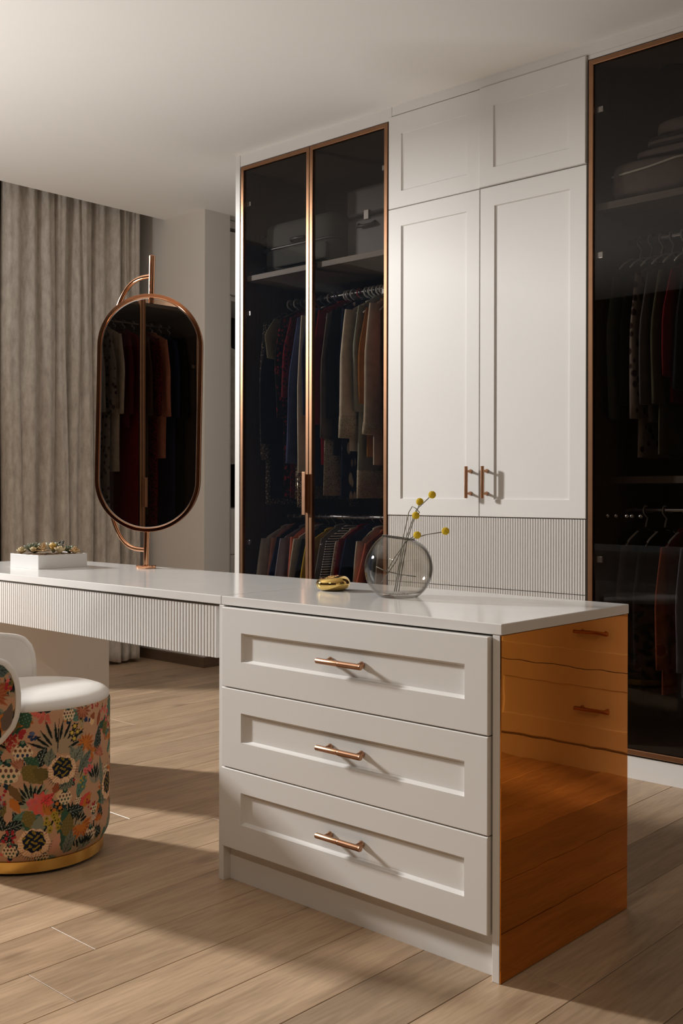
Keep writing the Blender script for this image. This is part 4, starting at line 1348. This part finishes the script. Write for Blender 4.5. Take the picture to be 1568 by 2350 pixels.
# right wardrobe, its low light put into darker fabric colours
SAGE_SHADED = fabric('grey_green_shaded', C(70, 74, 66)); GREY_SHADED = fabric('warm_grey_shaded', C(78, 74, 72)); OLIVE_SHADED = fabric('olive_shaded', C(72, 68, 50)); CORAL_SHADED = fabric('coral_cotton_shaded', C(128, 58, 38)); RED_SHADED = fabric('red_shaded', C(104, 10, 20)); LILAC_SHADED = fabric('lilac_shaded', C(92, 88, 96))
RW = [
    (-1.958, 'shirt', 'grey green shirt leftmost in the dark right wardrobe', 'shirt', SAGE_SHADED, .55, .55, {}),
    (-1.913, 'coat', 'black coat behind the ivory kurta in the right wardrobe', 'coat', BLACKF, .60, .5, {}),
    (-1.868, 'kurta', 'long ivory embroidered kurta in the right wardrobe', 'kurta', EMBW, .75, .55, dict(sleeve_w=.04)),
    (-1.824, 'kurta', 'grey kurta beside the ivory one in the right wardrobe', 'kurta', GREY_SHADED, .62, .5, {}),
    (-1.779, 'kurta', 'long olive kurta in the right wardrobe', 'kurta', OLIVE_SHADED, .74, .5, {}),
    (-1.734, 'dress', 'dark red dress in the right wardrobe', 'dress', RED_SHADED, .55, .4, {}),
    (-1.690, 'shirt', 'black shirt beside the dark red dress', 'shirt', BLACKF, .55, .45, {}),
    (-1.645, 'lehenga', 'grey flared skirt with gold embroidered hem at the picture edge', 'skirt', GREY_SHADED, .66, .3, dict(hem=GOLDEMB, hem_len=.22, flare=1.2)),
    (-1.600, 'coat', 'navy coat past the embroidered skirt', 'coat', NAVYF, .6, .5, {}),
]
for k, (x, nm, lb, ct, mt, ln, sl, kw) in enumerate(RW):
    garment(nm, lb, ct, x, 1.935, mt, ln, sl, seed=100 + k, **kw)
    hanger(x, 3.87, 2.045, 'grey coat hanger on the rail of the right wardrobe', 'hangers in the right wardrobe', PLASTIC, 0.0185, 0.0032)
for k, (x, lb, mt) in enumerate(((-1.93, 'grey blouse low in the right wardrobe', GREY_SHADED), (-1.85, 'dark blouse with silver trim low in the right wardrobe', BLACKF), (-1.765, 'orange shirt low in the right wardrobe', CORAL_SHADED), (-1.69, 'pale grey shirt low in the right wardrobe', LILAC_SHADED))):
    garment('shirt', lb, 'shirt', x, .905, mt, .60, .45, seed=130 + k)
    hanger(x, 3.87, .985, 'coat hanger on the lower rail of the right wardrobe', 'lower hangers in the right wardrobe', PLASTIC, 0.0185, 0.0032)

# white shirt in the passage closet
ws = garment('shirt', 'white shirt hanging in the open niche of the passage closet', 'shirt', -5.1, 1.98, WHITEF, .75, .55, y=4.62, seed=150)
dk = garment('coat', 'dark coat behind the white shirt in the passage niche', 'coat', -5.14, 2.02, BLACKF, 1.0, .6, y=4.82, seed=151)
for g, yy in ((ws, 4.50), (dk, 4.72)):
    g.rotation_euler = (0, 0, PI / 2)
    g.location = (-5.16, yy, g.location.z)

# ------------------------------------------------------------------ shelf contents
def soft_box(c, sx, sy, sz, n=14, e=0.28, sag=0.0, seed=1):
    R = random.Random(seed)
    ph = [R.uniform(0, 6) for _ in range(4)]
    P = []
    for i in range(n + 1):
        t = -PI / 2 + PI * i / n
        row = []
        for j in range(2 * n):
            a = 2 * PI * j / (2 * n)
            f = lambda v: (abs(v) ** e) * (1 if v >= 0 else -1)
            x, y, z = f(math.cos(t)) * f(math.cos(a)) * sx / 2, f(math.cos(t)) * f(math.sin(a)) * sy / 2, f(math.sin(t)) * sz / 2
            if sag and z > 0:
                z += sag * (math.sin(9 * x + ph[0]) * math.sin(8 * y + ph[1]))
            row.append((c[0] + x, c[1] + y, c[2] + sz / 2 + z))
        P.append(row)
    return MB().loft(P, True)
SUITG = plain('grey_suitcase_fabric', (0.055, 0.055, 0.05), 0.8, noise=0.15, scale=200, bmp=0.3)
SUITB = plain('taupe_suitcase_shell', (0.055, 0.05, 0.045), 0.5, noise=0.06)
SHZ = 2.1405
sc_ = thing('suitcase', 'dark grey soft suitcase lying on the top shelf', 'suitcase', (-3.68, 3.86, SHZ))
obj('shell', soft_box((-3.67, 3.87, SHZ + .008), .50, .40, .255, 14, .22), SUITG, sc_, True)
obj('zip_band', soft_box((-3.67, 3.87, SHZ + .122), .508, .408, .016, 14, .14), BLKPLASTIC, sc_, True)
obj('front_pocket', soft_box((-3.64, 3.672, SHZ + .03), .36, .03, .085, 12, .25), SUITG, sc_, True)
obj('carry_handle', MB().tube([(-3.70, 3.665, SHZ + .145), (-3.69, 3.645, SHZ + .15), (-3.60, 3.645, SHZ + .15), (-3.59, 3.665, SHZ + .145)], .008, 8), BLKPLASTIC, sc_, True)
for (yy, zz) in ((3.70, SHZ + .19), (3.70, SHZ + .0265), (4.02, SHZ + .19), (4.02, SHZ + .0265)):
    w = MB().tube([(-3.938, yy, zz), (-3.918, yy, zz)], .026, 20)
    wo = obj('wheel', w, BLKPLASTIC, sc_, auto=40)
    hb = MB().tube([(-3.916, yy, zz), (-3.913, yy, zz)], .016, 16)
    obj('hub', hb, CHROME, wo, auto=40)
vc = thing('vanity_case', 'taupe hard vanity case at the right of the top shelf', 'case', (-3.23, 3.84, SHZ))
obj('shell', MB().box(-3.37, -3.11, 3.70, 3.98, SHZ, SHZ + .20), SUITB, vc, bevel=.02, segs=4)
obj('lid', MB().box(-3.372, -3.108, 3.698, 3.982, SHZ + .205, SHZ + .34), SUITB, vc, bevel=.02, segs=4)
obj('carry_handle', MB().tube([(-3.29, 3.70, SHZ + .165), (-3.285, 3.682, SHZ + .15), (-3.195, 3.682, SHZ + .15), (-3.19, 3.70, SHZ + .165)], .007, 8), BLKPLASTIC, vc, True)
obj('latch', MB().box(-3.255, -3.225, 3.692, 3.700, SHZ + .18, SHZ + .225), CHROME, vc, bevel=.002)

QUILT = fabric('pale_bedding_shaded', C(112, 100, 95)); MATT = fabric('patterned_mat_shaded', C(110, 98, 92), C(50, 44, 44), 'stripe', 14)  # bedding and mat colours lowered to stand in for dim wardrobe light
SZ2 = 2.1465
bb = thing('bedding_bag', 'clear zipped bag of folded bedding on the shelf of the right wardrobe', 'bag', (-1.80, 3.82, SZ2))
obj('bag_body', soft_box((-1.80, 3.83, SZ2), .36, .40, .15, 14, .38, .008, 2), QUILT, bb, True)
obj('piping', MB().tube([(-1.965, 3.66, SZ2 + .105), (-1.90, 3.63, SZ2 + .10), (-1.80, 3.625, SZ2 + .105), (-1.70, 3.63, SZ2 + .12), (-1.64, 3.66, SZ2 + .13)], .004, 6), WHITEF, bb, True)
b2 = thing('fabric_bag', 'fabric bag with pale piped edge right of the bedding bag', 'bag', (-1.53, 3.82, SZ2))
obj('bag_body', soft_box((-1.50, 3.82, SZ2), .24, .40, .16, 14, .36, .006, 3), SUITB, b2, True)
obj('piping', MB().tube([(-1.61, 3.63, SZ2 + .12), (-1.585, 3.617, SZ2 + .085), (-1.56, 3.614, SZ2 + .09), (-1.48, 3.614, SZ2 + .14), (-1.40, 3.62, SZ2 + .15)], .004, 6), WHITEF, b2, True)
fm = thing('folded_mat', 'folded mat with dark pattern lying on top of the bedding bag', 'mat', (-1.74, 3.84, SZ2 + .156))
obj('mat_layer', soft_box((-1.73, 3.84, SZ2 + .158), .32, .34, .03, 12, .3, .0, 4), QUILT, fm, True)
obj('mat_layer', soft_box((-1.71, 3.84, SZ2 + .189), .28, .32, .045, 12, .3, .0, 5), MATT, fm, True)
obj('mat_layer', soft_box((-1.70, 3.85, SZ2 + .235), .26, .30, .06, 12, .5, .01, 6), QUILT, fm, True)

# ------------------------------------------------------------------ wardrobe on the opposite side, seen only in the vanity mirror
OX, OY = -1.22, -0.45
def flip(o):
    """turn a copy half round about the wardrobe wall and set it behind the camera side"""
    x, y, z = o.location
    o.location = (OX - (x - wl1.location.x), OY - (y - YW), z)
    o.rotation_euler = (0, 0, PI + o.rotation_euler[2])
ow = copy_tree(wl1)
ow['label'] = 'smoked glass wardrobe seen only as a reflection in the vanity mirror'
flip(ow)
for c in ow.children:
    if c.name.startswith(('shelf', 'rail')):
        c.location.z += 0.22 if c.bound_box[6][2] > 1.5 else -3
for c in [c for c in ow.children if c.location.z < -1]:
    bpy.data.objects.remove(c)
OM = [(0, 'pale beige dotted dress seen in the left half of the mirror', DOTTED, 1.5), (1, 'beige kurta reflected beside the dotted dress', BEIGE, 1.3), (2, 'grey kurta reflected in the left half of the mirror', GREYF, 1.2),
      (3, 'ivory embroidered kurta reflected next to the frame', EMBW, 1.4), (4, 'taupe shirt reflected at the mirror middle', TAUPE, 1.0), (5, 'maroon jacket with striped red sleeve reflected in the mirror', MAROON, .7),
      (6, 'long red dress reflected in the right half of the mirror', REDF, 1.6), (7, 'brown tunic reflected in the right half of the mirror', BROWNF, 1.3), (8, 'dark floral dress reflected at the right of the mirror', REDPAT, 1.5),
      (9, 'peach tunic reflected in the right half of the mirror', PEACH, .9), (10, 'navy coat reflected at the right edge of the mirror', NAVYF, 1.5), (11, 'black coat reflected at the outer right of the mirror', BLACKF, 1.4)]
for k, lb, mt, ln in OM:
    xx = OX - 0.43 + k * 0.078
    yo = OY - (3.87 - YW)
    garment(lb.split(' reflected')[0].split(' seen')[0].split(' with')[0].split()[-1], lb, lb.split(' reflected')[0].split(' seen')[0].split(' with')[0].split()[-1], xx, 2.19, mt, ln, .55, y=yo, seed=200 + k, thick=.020)
    hanger(xx, yo, 2.25, 'coat hanger reflected in the vanity mirror', 'hangers reflected in the mirror', PLASTIC, 0.0185, 0.0032)

# fill added under that wardrobe's top to brighten the clothes in the mirror
area('added_closet_fill', (OX, OY - 0.16, 2.60), (0, -0.25, -1), 0.7, 0.06, 45, (1.0, 0.88, 0.75))
